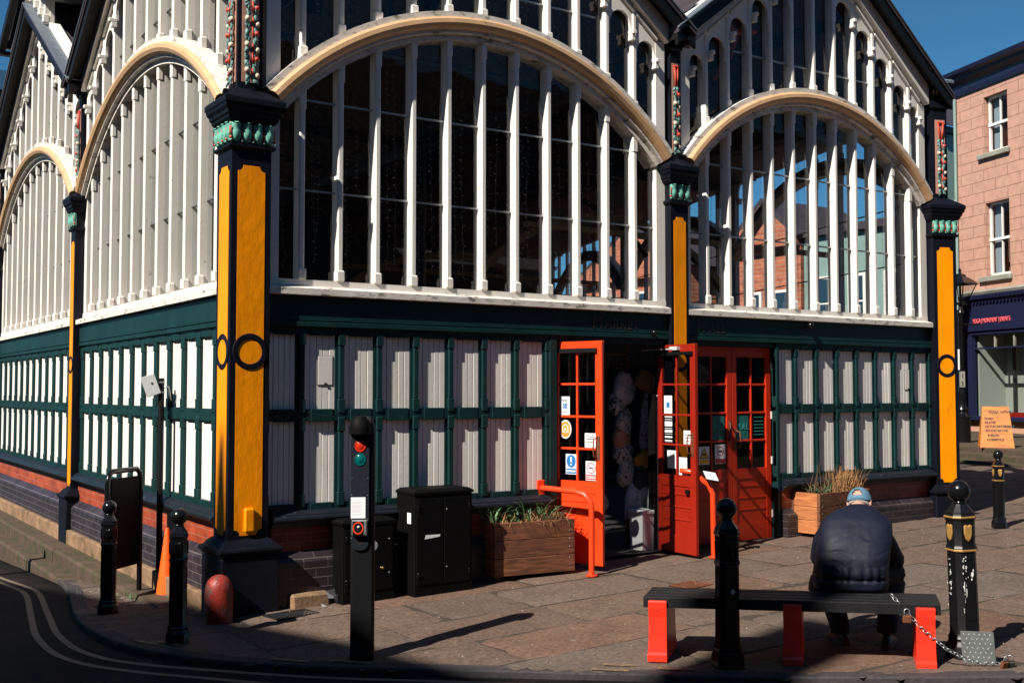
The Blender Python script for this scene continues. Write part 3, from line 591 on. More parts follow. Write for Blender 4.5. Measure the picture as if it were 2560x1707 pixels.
rb.tube([(cx-.15, yy, cz+.08), (cx-.3, yy, cz+.3)], .03, 6); rb.tube([(cx+.15, yy, cz+.08), (cx+.55, yy, cz+.16)], .04, 6); rb.tube([(cx-.02, yy, cz-.17), (cx-.1, yy, cz-.42), (cx-.22, yy, cz-.62)], .03, 6)
rb.tube([(cx+.15, yy, cz-.1), (cx+.02, yy, cz-.38), (cx-.08, yy, cz-.62)], .025, 6)
build('red_bracket', rb, 'inred', hall)
# ------------------------------------------------------------------ doors
def door(x0, y0, x1, y1, zb, matn, name_lab, flip=1, hang=None):
    """leaf from hinge (x0,y0) to free edge (x1,y1); local x runs hinge -> free, local -y is the side one sees"""
    W = math.hypot(x1-x0, y1-y0); a = atan2(y1-y0, x1-x0); ca, sa = cos(a), sin(a)
    def T(u, v, z): v = v*flip; return (x0 + u*ca - v*sa, y0 + u*sa + v*ca, zb + z)
    H_ = 2.32; d = MB(T); t = .022; st = .075
    rows = [.86, 1.195, 1.53, 1.87, 2.2]
    d.bev(0, st, -t, t, 0, H_, .004); d.bev(W-st-.01, W, -t, t, 0, H_, .004); d.box(st, W-st, -t+.002, t-.002, rows[4], H_-.001)
    d.box(st, W-st, -t+.002, t-.002, .74, rows[0]); d.box(st, W-st, -t+.002, t-.002, 0.004, .2)
    for z in rows[1:4]: d.bev(st-.002, W-st, -.014, .014, z-.012, z+.012, .004)
    m = W/2 - .002; d.bev(m-.012, m+.012, -.016, .016, rows[0], rows[4], .004)
    d.box(st, W-st, -.010, .010, .2, .74)
    for z in (.36, .5, .64): d.bev(st, W-st, -.018, 0, z, z+.02, .004)
    dr = build('door', d, matn, hall, label=name_lab)
    gl = MB(T); gl.add([(st, .002, rows[0]), (W-st, .002, rows[0]), (W-st, .002, rows[4]), (st, .002, rows[4])], [(0,1,2,3)]); build('glass', gl, 'dglass', dr, recalc=False)
    return dr, T, W, rows
def sub(T, parent, name, matn, *boxes, label=None):
    b = MB(T)
    for q in boxes:
        if len(q) == 7: b.m = q[6]
        b.box(*q[:6])
    return build(name, b, matn, parent, label=label)
def handle(T, W, dr, z=1.2, v=-.024, far=True):
    h = MB(T); x = W-.045
    h.bev(x-.02, x+.02, v-.006, v, z-.12, z+.14, .003); h.smooth = True; h.tube([(x-.01, v, z+.12), (x-.03, v-.045, z+.10), (x-.035, v-.05, z), (x-.03, v-.045, z-.08), (x-.01, v, z-.10)], .008, 8); build('handle', h, 'rust', dr)
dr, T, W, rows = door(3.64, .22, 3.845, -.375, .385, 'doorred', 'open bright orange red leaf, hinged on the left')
handle(T, W, dr)
sub(T, dr, 'closer_bar', 'black', (.04, W-.06, -.05, -.022, 2.20, 2.245))
V = -.006
sub(T, dr, 'access_notice', ['paper', 'stblue', 'ink'], (.085, .215, V, V+.004, 1.545, 1.74, 0), (.13, .18, V-.0015, V, 1.61, 1.67, 1), (.12, .19, V-.0015, V, 1.575, 1.58, 2), (.11, .19, V-.0015, V, 1.70, 1.706, 2), (.12, .18, V-.0015, V, 1.687, 1.693, 2))
ws = MB(T); ws.smooth = True; ws.sphere((.152, V-.002, 1.662), .005, 8, 5, (1, .2, 1)); ws.tube([(.152, V-.002, 1.656), (.152, V-.002, 1.638), (.163, V-.002, 1.638), (.168, V-.002, 1.622)], .002, 5)
ws.tube([(.155+.013*cos(t*.35+2), V-.002, 1.63+.013*sin(t*.35+2)) for t in range(13)], .0018, 5); ws.tube([(.185, V-.002, 1.584), (.194, V-.002, 1.5775), (.185, V-.002, 1.571)], .002, 4); build('wheelchair_symbol', ws, 'paper', dr)
oc = MB(T); n = 28
for r, v, mi in ((1, V, 1), (.86, V-.002, 0)):
    oc.m = mi; oc.loft([[(.16 + r*.075*cos(2*pi*k/n), v+q, 1.395 + r*.098*sin(2*pi*k/n)) for k in range(n)] for q in (.003, 0)])
oc.m = 1; oc.loft([[(x, v, z) for x, z in ((.122, 1.36), (.198, 1.36), (.198, 1.42), (.16, 1.455), (.122, 1.42))] for v in (V-.001, V-.003)])
oc.m = 0; oc.loft([[(x, v, z) for x, z in ((.13, 1.367), (.19, 1.367), (.19, 1.416), (.16, 1.444), (.13, 1.416))] for v in (V-.002, V-.0045)]); oc.m = 1; oc.box(.145, .175, V-.006, V-.003, 1.375, 1.405); oc.m = 0; oc.box(.155, .172, V-.0075, V-.004, 1.379, 1.395)
build('oval_sticker', oc, ['storange', 'paper'], dr)
sub(T, dr, 'toilet_notice', ['paper', 'ink'], (W/2+.09, W-.078, V, V+.004, 1.21, 1.36, 0), (W/2+.11, W-.10, V-.0015, V, 1.32, 1.328, 1), (W/2+.11, W-.105, V-.0015, V, 1.295, 1.303, 1), (W/2+.12, W-.115, V-.0015, V, 1.262, 1.27, 1))
kc = MB(T); kc.box(.165, W/2-.014, V, V+.004, .925, 1.135); kc.m = 1; kc.box(.172, W/2-.020, V-.0015, V, .932, .985)
cc = ((.165+W/2-.014)/2, 1.062); kc.loft([[(cc[0]+.058*cos(2*pi*k/n), V-q, cc[1]+.068*sin(2*pi*k/n)) for k in range(n)] for q in (0, .002)]); kc.m = 0
kc.box(cc[0]-.008, cc[0]+.008, V-.004, V-.002, cc[1]-.01, cc[1]+.045); kc.box(cc[0]-.008, cc[0]+.008, V-.004, V-.002, cc[1]-.042, cc[1]-.026); kc.box(.18, W/2-.028, V-.003, V-.001, .95, .966)
build('safety_sticker', kc, ['paper', 'stblue'], dr)
ns = MB(T); x0, x1 = W/2+.10, W-.078; ns.box(x0, x1, V, V+.004, .87, 1.07); ns.m = 1; ns.box(x0+.004, x1-.004, V-.0015, V, .878, .93)
cx_, cz_ = (x0+x1)/2, 1.0; ns.loft([[(cx_+r*cos(2*pi*k/n), V-q, cz_+r*1.1*sin(2*pi*k/n)) for r, q in ((.052, 0), (.052, .002), (.043, .002), (.043, 0))] for k in range(n+1)], cap=False); ns.tube([(cx_-.035, V-.002, cz_+.04), (cx_+.035, V-.002, cz_-.04)], .004, 4)
ns.m = 2; ns.box(cx_-.03, cx_+.025, V-.003, V, cz_-.006, cz_+.006); ns.m = 0; ns.box(x0+.012, x1-.012, V-.003, V-.001, .908, .915); ns.box(x0+.012, x1-.012, V-.003, V-.001, .892, .899)
build('no_smoking_sticker', ns, ['paper', 'stred', 'ink'], dr)
# second open leaf, face towards the left
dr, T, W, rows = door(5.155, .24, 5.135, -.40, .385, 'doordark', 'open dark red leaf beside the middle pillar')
handle(T, W, dr); sub(T, dr, 'closer_bar', ['black', 'whitebox'], (.03, W-.03, -.05, -.022, 2.20, 2.235, 0), (-.22, W*.5, -.075, -.06, 2.262, 2.275, 1), (W*.42, W*.62, -.07, -.022, 2.255, 2.295, 1))
sub(T, dr, 'access_notice', ['paper', 'stblue', 'ink'], (.10, .235, V, V+.004, 1.545, 1.745, 0), (.14, .195, V-.0015, V, 1.61, 1.67, 1), (.13, .21, V-.0015, V, 1.575, 1.58, 2), (.13, .20, V-.0015, V, 1.70, 1.706, 2))
ol = [(.11, .235, V, V+.003, z, z+h, 0) for z, h in ((1.50, .012), (1.475, .006), (1.40, .055), (1.375, .006), (1.33, .03), (1.31, .004), (1.27, .018), (1.235, .010), (1.225, .004))]; sub(T, dr, 'opening_hours_lettering', 'paper', *ol)
sub(T, dr, 'toilet_notice', ['paper', 'ink'], (W/2+.11, W-.075, V, V+.004, 1.21, 1.36, 0), (W/2+.13, W-.10, V-.0015, V, 1.31, 1.318, 1), (W/2+.13, W-.105, V-.0015, V, 1.275, 1.283, 1), (W/2+.14, W-.115, V-.0015, V, 1.242, 1.25, 1))
sub(T, dr, 'blank_notice', 'paper', (.15, W/2-.02, V, V+.004, .93, 1.13), (W/2+.03, W-.16, V, V+.004, .865, 1.06), (W/2+.03, W-.16, V+.0045, V+.006, .87, 1.055))
sub(T, dr, 'lock', 'black', (W-.15, W-.10, -.045, -.02, .66, .71))
sub(T, dr, 'edge_strip', 'paper', (-.004, .008, -.03, -.0225, .0, 1.75))
# the two closed leaves
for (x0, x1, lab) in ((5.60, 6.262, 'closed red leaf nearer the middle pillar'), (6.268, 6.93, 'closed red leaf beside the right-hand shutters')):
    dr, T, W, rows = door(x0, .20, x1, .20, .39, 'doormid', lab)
    px = W/2+.02 if x0 < 6 else .085
    sub(T, dr, 'pull_sign', 'tealst', (px, px+.2, V, V+.004, 1.21, 1.50))
    text('PULL', .105, 'tealtx', dr, 'lettering', frame4(T(px+.0, V-.003, 1.33), (1,0,0), (0,0,1)), .0015, spacing=.85)
    if x0 < 6:
        handle(T, W, dr, 1.3)
        sub(T, dr, 'camera_sticker', ['paper', 'styel', 'ink'], (.13, .30, V, V+.004, .93, 1.14, 0), (.14, .29, V-.0015, V, .94, .99, 1))
        tri = MB(T); tri.m = 0; tri.loft([[(x, v, z) for x, z in ((.143, 1.003), (.287, 1.003), (.215, 1.13))] for v in (V-.001, V-.003)]); tri.m = 1; tri.loft([[(x, v, z) for x, z in ((.158, 1.011), (.272, 1.011), (.215, 1.113))] for v in (V-.002, V-.005)]); tri.m = 0; tri.box(.19, .235, V-.007, V-.004, 1.04, 1.058); build('camera_symbol', tri, ['ink', 'styel'], dr)
        ns = MB(T); a_, b_ = W/2+.06, W-.10; ns.box(a_, b_, V, V+.004, .93, 1.16); ns.m = 1; ns.box(a_+.004, b_-.004, V-.0015, V, .936, .99); cx_, cz_ = (a_+b_)/2, 1.08
        ns.loft([[(cx_+r*cos(2*pi*k/n), V-q, cz_+r*sin(2*pi*k/n)) for r, q in ((.055, 0), (.055, .002), (.046, .002), (.046, 0))] for k in range(n+1)], cap=False); ns.m = 2; ns.box(cx_-.03, cx_+.03, V-.003, V, cz_-.01, cz_+.01); build('no_smoking_sticker', ns, ['paper', 'stred', 'ink'], dr)
    else:
        sub(T, dr, 'opening_hours_lettering', 'tealtx', *[(W/2+.05, W-.12, V, V+.003, z, z+.008) for z in (1.47, 1.42, 1.38, 1.34, 1.30, 1.26)])
        hg = MB(T); [hg.bev(W-.006, W+.012, -.034, -.022, z, z+.09, .002) for z in (.25, .9, 1.45, 2.05)]; build('hinge', hg, 'white', dr)
        handle(lambda u, v, z: T(W-u, v, z), W, dr, 1.2)
# camera domes under the sill
for x, z in ((4.90, 2.83), (7.49, 3.0)):
    c = MB(); c.smooth = True; c.lathe([(.002, z-.045), (.022, z-.038), (.034, z-.02), (.036, z), (.036, z+.03), (.002, z+.032)], x, .02, 16); c.tube([(x, .02, z+.02), (x, .1, z+.03)], .014, 8); build('camera_dome', c, 'blackgloss', hall)
# ------------------------------------------------------------------ ground, road, pavement, steps
def slabmat():
    m = bpy.data.materials.new('sandstone_flags'); m.use_nodes = True; n = m.node_tree; P = n.nodes['Principled BSDF']; P.inputs['Roughness'].default_value = .85; P.inputs['Specular IOR Level'].default_value = .15
    at = n.nodes.new('ShaderNodeAttribute'); at.attribute_name = 'stone'
    tc = n.nodes.new('ShaderNodeTexCoord')
    def nz(sc, d=8): t = n.nodes.new('ShaderNodeTexNoise'); t.inputs['Scale'].default_value = sc; t.inputs['Detail'].default_value = d; t.inputs['Roughness'].default_value = .65; n.links.new(tc.outputs['Object'], t.inputs[0]); return t
    a = nz(2.2); r = n.nodes.new('ShaderNodeMapRange'); r.inputs['From Min'].default_value = .3; r.inputs['From Max'].default_value = .7; r.inputs['To Min'].default_value = .82; r.inputs['To Max'].default_value = 1.18; n.links.new(a.outputs[0], r.inputs[0])
    v = n.nodes.new('ShaderNodeVectorMath'); v.operation = 'SCALE'; n.links.new(at.outputs['Color'], v.inputs[0]); n.links.new(r.outputs[0], v.inputs['Scale'])
    b = nz(28); r2 = n.nodes.new('ShaderNodeMapRange'); r2.inputs['From Min'].default_value = .35; r2.inputs['From Max'].default_value = .65; r2.inputs['To Min'].default_value = .68; r2.inputs['To Max'].default_value = 1.3; n.links.new(b.outputs[0], r2.inputs[0])
    v2 = n.nodes.new('ShaderNodeVectorMath'); v2.operation = 'SCALE'; n.links.new(v.outputs[0], v2.inputs[0]); n.links.new(r2.outputs[0], v2.inputs['Scale'])
    # little pale specks (gum, grit)
    c = nz(9, 2); r3 = n.nodes.new('ShaderNodeMapRange'); r3.inputs['From Min'].default_value = .73; r3.inputs['From Max'].default_value = .76; n.links.new(c.outputs[0], r3.inputs[0])
    mx = n.nodes.new('ShaderNodeMix'); mx.data_type = 'RGBA'; n.links.new(r3.outputs[0], mx.inputs[0]); n.links.new(v2.outputs[0], mx.inputs[6]); mx.inputs[7].default_value = (.2, .17, .14, 1); n.links.new(mx.outputs[2], P.inputs['Base Color'])
    bp = n.nodes.new('ShaderNodeBump'); bp.inputs['Distance'].default_value = .006; ad = n.nodes.new('ShaderNodeMath'); ad.operation = 'ADD'; n.links.new(a.outputs[0], ad.inputs[0]); n.links.new(b.outputs[0], ad.inputs[1]); n.links.new(ad.outputs[0], bp.inputs['Height']); n.links.new(bp.outputs[0], P.inputs['Normal'])
    return m
M['flags'] = slabmat()
M['asphalt'] = mat('old_asphalt', (.014, .012, .013), .9, spec=.1, var=.35, vscale=60, bump=.004, bscale=120, col2=(.024, .020, .018), c2scale=2, c2lo=.45, c2hi=.65)
M['sand'] = mat('sandy_joint_grit', (.045, .034, .025), .95, var=.5, vscale=40, bump=.004, bscale=90, col2=(.17, .13, .09), c2scale=5, c2lo=.56, c2hi=.68)
M['kerb'] = mat('grey_granite_kerb', (.05, .045, .047), .8, spec=.15, var=.25, vscale=30, bump=.003, bscale=60)
M['line'] = mat('worn_cream_road_paint', (.15, .115, .075), .75, var=.25, vscale=25, col2=(.09, .075, .06), c2scale=14, c2lo=.58, c2hi=.7)
M['yline'] = mat('faded_yellow_paint', (.25, .18, .06), .75, var=.3, vscale=25, col2=(.14, .10, .07), c2scale=22, c2lo=.42, c2hi=.50)
M['joint'] = mat('kerb_joint', (.02, .018, .016), .9)
KERB = [(-.50, 4.3), (-.57, 3.55), (-.76, 2.4), (-.95, 1.4), (-1.06, .54), (-1.08, -.15), (-.93, -.82), (-.60, -1.42), (-.25, -1.83), (.13, -2.20), (.62, -2.66), (1.2, -3.2), (1.9, -3.86), (2.6, -4.44), (3.5, -5.10), (4.6, -5.85), (6, -6.7), (9, -8.2), (14, -10.2), (24, -13), (60, -20)]
def smooth(pts, n=6):
    out = []; P = [Vector((*p, 0)) for p in pts]
    for i in range(len(P)-1):
        a, b, c, d = P[max(i-1, 0)], P[i], P[i+1], P[min(i+2, len(P)-1)]
        for k in range(n):
            t = k/n; out.append(.5*((2*b) + (c-a)*t + (2*a-5*b+4*c-d)*t*t + (3*b-a-3*c+d)*t**3))
    out.append(P[-1]); return out
KS = smooth(KERB)
def inside(x, y):      # on the building side of the kerb line
    best = None
    for i in range(len(KS)-1):
        a, b = KS[i], KS[i+1]; ab = b-a; t = max(0, min(1, ((x-a.x)*ab.x + (y-a.y)*ab.y)/ab.length_squared)); px, py = a.x+ab.x*t, a.y+ab.y*t
        d = (x-px)**2 + (y-py)**2
        if best is None or d < best[0]: best = (d, ab.x*(y-a.y) - ab.y*(x-a.x))
    return (sqrt(best[0]) if best[1] > 0 else -sqrt(best[0]))
# one sheet to the horizon
gm = MB(); xs = [-400, -60, -30, -20] + [-14+.5*i for i in range(0, 61)] + [20, 24, 30, 60, 400]; ys = [-400, -60, -30, -20, -14] + [-12+.5*i for i in range(0, 81)] + [34, 60, 400]
def groad(x, y):
    if x > -.02 and y > -.02 and x < 10.5: return -1.2
    return g(x, y) - .045
vs_ = [(x, y, groad(x, y)) for y in ys for x in xs]; nx = len(xs)
gm.add(vs_, [(j*nx+i, j*nx+i+1, (j+1)*nx+i+1, (j+1)*nx+i) for j in range(len(ys)-1) for i in range(nx-1)])
build('road', gm, 'asphalt', kind='structure', smooth=0, recalc=False)
# joints base
jb = MB(); st = .12; X0, X1, Y0, Y1 = -1.2, 26, -10, .3
nxx = int((X1-X0)/st); nyy = int((Y1-Y0)/st)
pts = {}
def addgrid(mb, x0, x1, y0, y1, st, zf, cond):
    nx_ = max(1, int(round((x1-x0)/st))); ny_ = max(1, int(round((y1-y0)/st))); vv = []; ff = []
    for j in range(ny_+1):
        for i in range(nx_+1):
            x, y = x0+(x1-x0)*i/nx_, y0+(y1-y0)*j/ny_; vv.append((x, y, zf(x, y)))
    for j in range(ny_):
        for i in range(nx_):
            if cond(x0+(x1-x0)*(i+.5)/nx_, y0+(y1-y0)*(j+.5)/ny_): ff.append((j*(nx_+1)+i, j*(nx_+1)+i+1, (j+1)*(nx_+1)+i+1, (j+1)*(nx_+1)+i))
    mb.add(vv, ff)
def inner(x, y): return inside(x, y) > .05 and not (x > .05 and y > .2 and x < 10.3)
addgrid(jb, -1.2, 26, -9.9, .25, .15, lambda x, y: g(x, y)-.009 + .006*noise.noise((x*6, y*6, 0)), inner)
addgrid(jb, -1.2, .05, .25, 4.4, .12, lambda x, y: g(x, y)-.009 + .006*noise.noise((x*6, y*6, 0)), inner)
addgrid(jb, 10.3, 26, .25, 9, .3, lambda x, y: g(x, y)-.012, lambda x, y: True)
build('pavement_bed', jb, 'sand', kind='structure', smooth=0, recalc=False)
# flagstones: every stone with its own height, tilt, ragged edge and tone
fm = MB(); cols = []; rnd = random.Random(11)
TONES = [(c[0]*.5+.067, c[1]*.5+.0475, c[2]*.5+.0365) for c in [(.128, .096, .074), (.135, .096, .073), (.120, .093, .076), (.140, .094, .070), (.112, .091, .078), (.128, .088, .070), (.160, .085, .055), (.116, .100, .086)]]
def stone(x0, x1, y0, y1, tone, sk=0):
    near = inside((x0+x1)/2, (y0+y1)/2)
    if near < -1.2: return
    q = .10 if x0 < 9 else .2; nx_, ny_ = max(3, int((x1-x0)/q)), max(3, int((y1-y0)/q)); gx = .004+rnd.uniform(0, .006); tx, ty, dz = rnd.uniform(-.004, .004), rnd.uniform(-.006, .006), rnd.uniform(-.001, .004); b0 = len(fm.v); sd = rnd.uniform(0, 99)
    cj = [rnd.uniform(-.012, .012) for _ in range(8)]; vv = []
    for j in range(ny_+1):
        for i in range(nx_+1):
            s, t = i/nx_, j/ny_; x = x0+gx+(x1-x0-2*gx)*s; y = y0+gx+(y1-y0-2*gx)*t
            x += (cj[0]*(1-s)*(1-t)+cj[1]*s*(1-t)+cj[2]*(1-s)*t+cj[3]*s*t) + sk*(t-.5); y += (cj[4]*(1-s)*(1-t)+cj[5]*s*(1-t)+cj[6]*(1-s)*t+cj[7]*s*t)
            e = min(i, nx_-i, j, ny_-j)
            if e == 0:
                nzv = noise.noise((x*9, y*9, sd)); x += .009*nzv; y += .009*noise.noise((x*9, y*9, sd+5))
            z = g(x, y) + dz + tx*(s-.5) + ty*(t-.5) + (-.010 if e == 0 else 0) + .003*noise.noise((x*3, y*3, sd))
            vv.append((x, y, z))
    ff = []
    for j in range(ny_):
        for i in range(nx_):
            a = vv[j*(nx_+1)+i]; cx, cy = x0+(x1-x0)*(i+.5)/nx_, y0+(y1-y0)*(j+.5)/ny_
            if inner(cx, cy) and cy < 5: ff.append((j*(nx_+1)+i, j*(nx_+1)+i+1, (j+1)*(nx_+1)+i+1, (j+1)*(nx_+1)+i))
    if not ff: return
    fm.add(vv, ff); cols.extend([tone]*len(ff))
y = .22; rows = []
while y > -9.6:
    hgt = rnd.choice([.46, .55, .62, .72, .82]); rows.append((y-hgt, y)); y -= hgt
y = .22
while y < 4.2:
    hgt = rnd.choice([.4, .5, .6]); rows.append((y, y+hgt)); y += hgt
for (a, b) in rows:
    x = -1.35 + rnd.uniform(-.4, 0); xe = (22 if a < 0 else .02)
    while x < xe:
        L = rnd.uniform(.8, 1.7); t = rnd.choice(TONES); k = rnd.uniform(.84, .99)
        if x+L > -1.2: stone(x, x+L, a, b, tuple(c*k for c in t), rnd.uniform(-.03, .03))
        x += L
for (a, b) in [(.22+.55*i, .77+.55*i) for i in range(15)]:
    x = 10.3
    while x < 22: L = rnd.uniform(.7, 1.4); t = rnd.choice(TONES); stone(x, x+L, a, b, t); x += L
fo = build('pavement', fm, 'flags', kind='structure', smooth=0, recalc=False)
fo.data.materials[0] = M['flags']; ca = fo.data.color_attributes.new('stone', 'FLOAT_COLOR', 'CORNER'); k = 0
for p, c in zip(fo.data.polygons, cols):
    for li in p.loop_indices: ca.data[li].color = (*c, 1)
# kerb stones with joints
def strip(pts, off0, off1, zf, z0=None, matn='kerb', name='kerb', mb=None):
    mb = mb or MB(); rings = []
    for i, p in enumerate(pts):
        d = (pts[min(i+1, len(pts)-1)] - pts[max(i-1, 0)]).normalized(); nrm = Vector((-d.y, d.x, 0))
        a = p + nrm*off0; b = p + nrm*off1; rings.append((a, b, zf(p)))
    return rings
kb = MB(); ki = [i for i in range(len(KS)) if KS[i].x < 16]; R_ = strip([KS[i] for i in ki], 0, .14, lambda p: g(p.x, p.y)+.004)
seg = 5; i = 0; acc = 0
for i in range(len(R_)-1):
    (a, b, z), (a2, b2, z2) = R_[i], R_[i+1]
    g0 = 0; aa, bb = a.lerp(a2, g0), b.lerp(b2, g0)
    if i % seg == 0: kb.m = 1; q_ = aa.lerp(a2, .04); w_ = bb.lerp(b2, .04); kb.add([(aa.x, aa.y, z-.008), (q_.x, q_.y, z-.008), (w_.x, w_.y, z+.003), (bb.x, bb.y, z+.003)], [(0,1,2,3)]); kb.m = 0
    kb.add([(aa.x, aa.y, z-.2), (aa.x, aa.y, z-.010), (aa.x+(bb.x-aa.x)*.08, aa.y+(bb.y-aa.y)*.08, z), (bb.x, bb.y, z), (a2.x, a2.y, z2-.2), (a2.x, a2.y, z2-.010), (a2.x+(b2.x-a2.x)*.08, a2.y+(b2.y-a2.y)*.08, z2), (b2.x, b2.y, z2)], [(0,4,5,1), (1,5,6,2), (2,6,7,3), (0,1,2,3)])
build('kerb', kb, ['kerb', 'joint'], kind='structure', recalc=False)
def ribbon(pts, w, name, matn, dz=.004):
    P = smooth(pts, 5); b = MB(); R2 = strip(P, -w/2, w/2, lambda p: 0)
    for (a, c, _), (a2, c2, _) in zip(R2[:-1], R2[1:]):
        b.add([(q.x, q.y, groad(q.x, q.y)+dz) for q in (a, c, c2, a2)], [(0,1,2,3)])
    build(name, b, matn, kind='structure', recalc=False)
OFF = (-.03, -.05)
ribbon([(-1.05, 6.5), (-1.03, 5.3), (-.98, 4.2), (-.99, 3.4), (-1.26, 1.65), (-1.44, .47), (-1.48, -.3), (-1.36, -.85), (-1.10, -1.3), (-.80, -1.68), (-.36, -2.22), (.3, -2.86), (1.2, -3.7), (2.4, -4.75), (4, -5.9), (7, -7.6)], .055, 'road_marking', 'line')
ribbon([(-.93, 6.5), (-.91, 5.3), (-.85, 4.15), (-.86, 3.42), (-1.12, 1.6), (-1.28, .47), (-1.31, -.25), (-1.19, -.78), (-.95, -1.18), (-.62, -1.58), (-.2, -2.05), (.45, -2.68), (1.32, -3.5), (2.5, -4.53), (4.1, -5.7), (7.1, -7.4)], .055, 'road_marking', 'line')
ym = MB()
for (x, y, a, w, l) in ((1.49, -3.37, -.75, .05, .26), (1.62, -3.31, -.75, .05, .22), (1.86, -3.62, -.75, .06, .24), (-.16, -1.77, -.85, .05, .3), (.18, -2.07, -.85, .05, .3), (-.86, -.62, -1.2, .05, .26), (-.72, -.75, -1.2, .05, .26)):
    dx, dy = cos(a), sin(a); ym.add([(x-dx*l/2-dy*w/2*s1, y-dy*l/2+dx*w/2*s1, g(x, y)+.010) for s1 in (-1, 1)] + [(x+dx*l/2-dy*w/2*s1, y+dy*l/2+dx*w/2*s1, g(x, y)+.010) for s1 in (1, -1)], [(0,1,2,3)])
build('kerb_marking', ym, 'yline', kind='structure', recalc=False)
# side steps
s1 = MB(); s2 = MB(); rnd = random.Random(4)
def steprow(mb, x0, x1, zt, y0, y1, h):
    y = y0
    while y < y1:
        L = rnd.uniform(.9, 1.5); e = min(y+L, y1); j = rnd.uniform(-.006, .006); n = 8; sec = []
        for i in range(n+1):
            yy = y+.004+(e-y-.008)*i/n; w_ = .008*noise.noise((yy*4, zt*5, 1)); u_ = .006*noise.noise((yy*3, zt*9, 4))
            sec.append([(x0+j+w_, yy, zt-h), (x0+j+w_-.004, yy, zt-.03+u_), (x0+j+.018+w_, yy, zt+u_), (x1, yy, zt+u_*.3), (x1, yy, zt-h)])
        mb.loft(sec); y = e
steprow(s1, -.30, .0, .20, .9, 18, .30); steprow(s2, -.50, -.24, .03, 3.4, 18, .30)
build('upper_step', s1, 'stepstone', kind='structure', smooth=30); build('lower_step', s2, 'stepstone', kind='structure', smooth=30)
# right-hand steps up to the shop terrace
tm = MB(); 
def Q(s, t, z): return (28.806 + .32*s*1 - .948*t, 10.035 + .948*s + .32*t, z)
for k, (t, z) in enumerate(((7.6, .60), (7.15, .73), (6.7, .85))):
    rr = [Q(-12, t, z), Q(9, t, z), Q(9, -.2, z), Q(-12, -.2, z)]; tm.loft([[(p[0], p[1], z-.35) for p in rr], [(p[0], p[1], z-.012) for p in rr]]); tm.loft([[(p[0], p[1], z-.012) for p in rr], [(p[0]+(.01 if i < 2 else 0), p[1], z) for i, p in enumerate(rr)]])
build('terrace_steps', tm, 'stepstone', kind='structure')
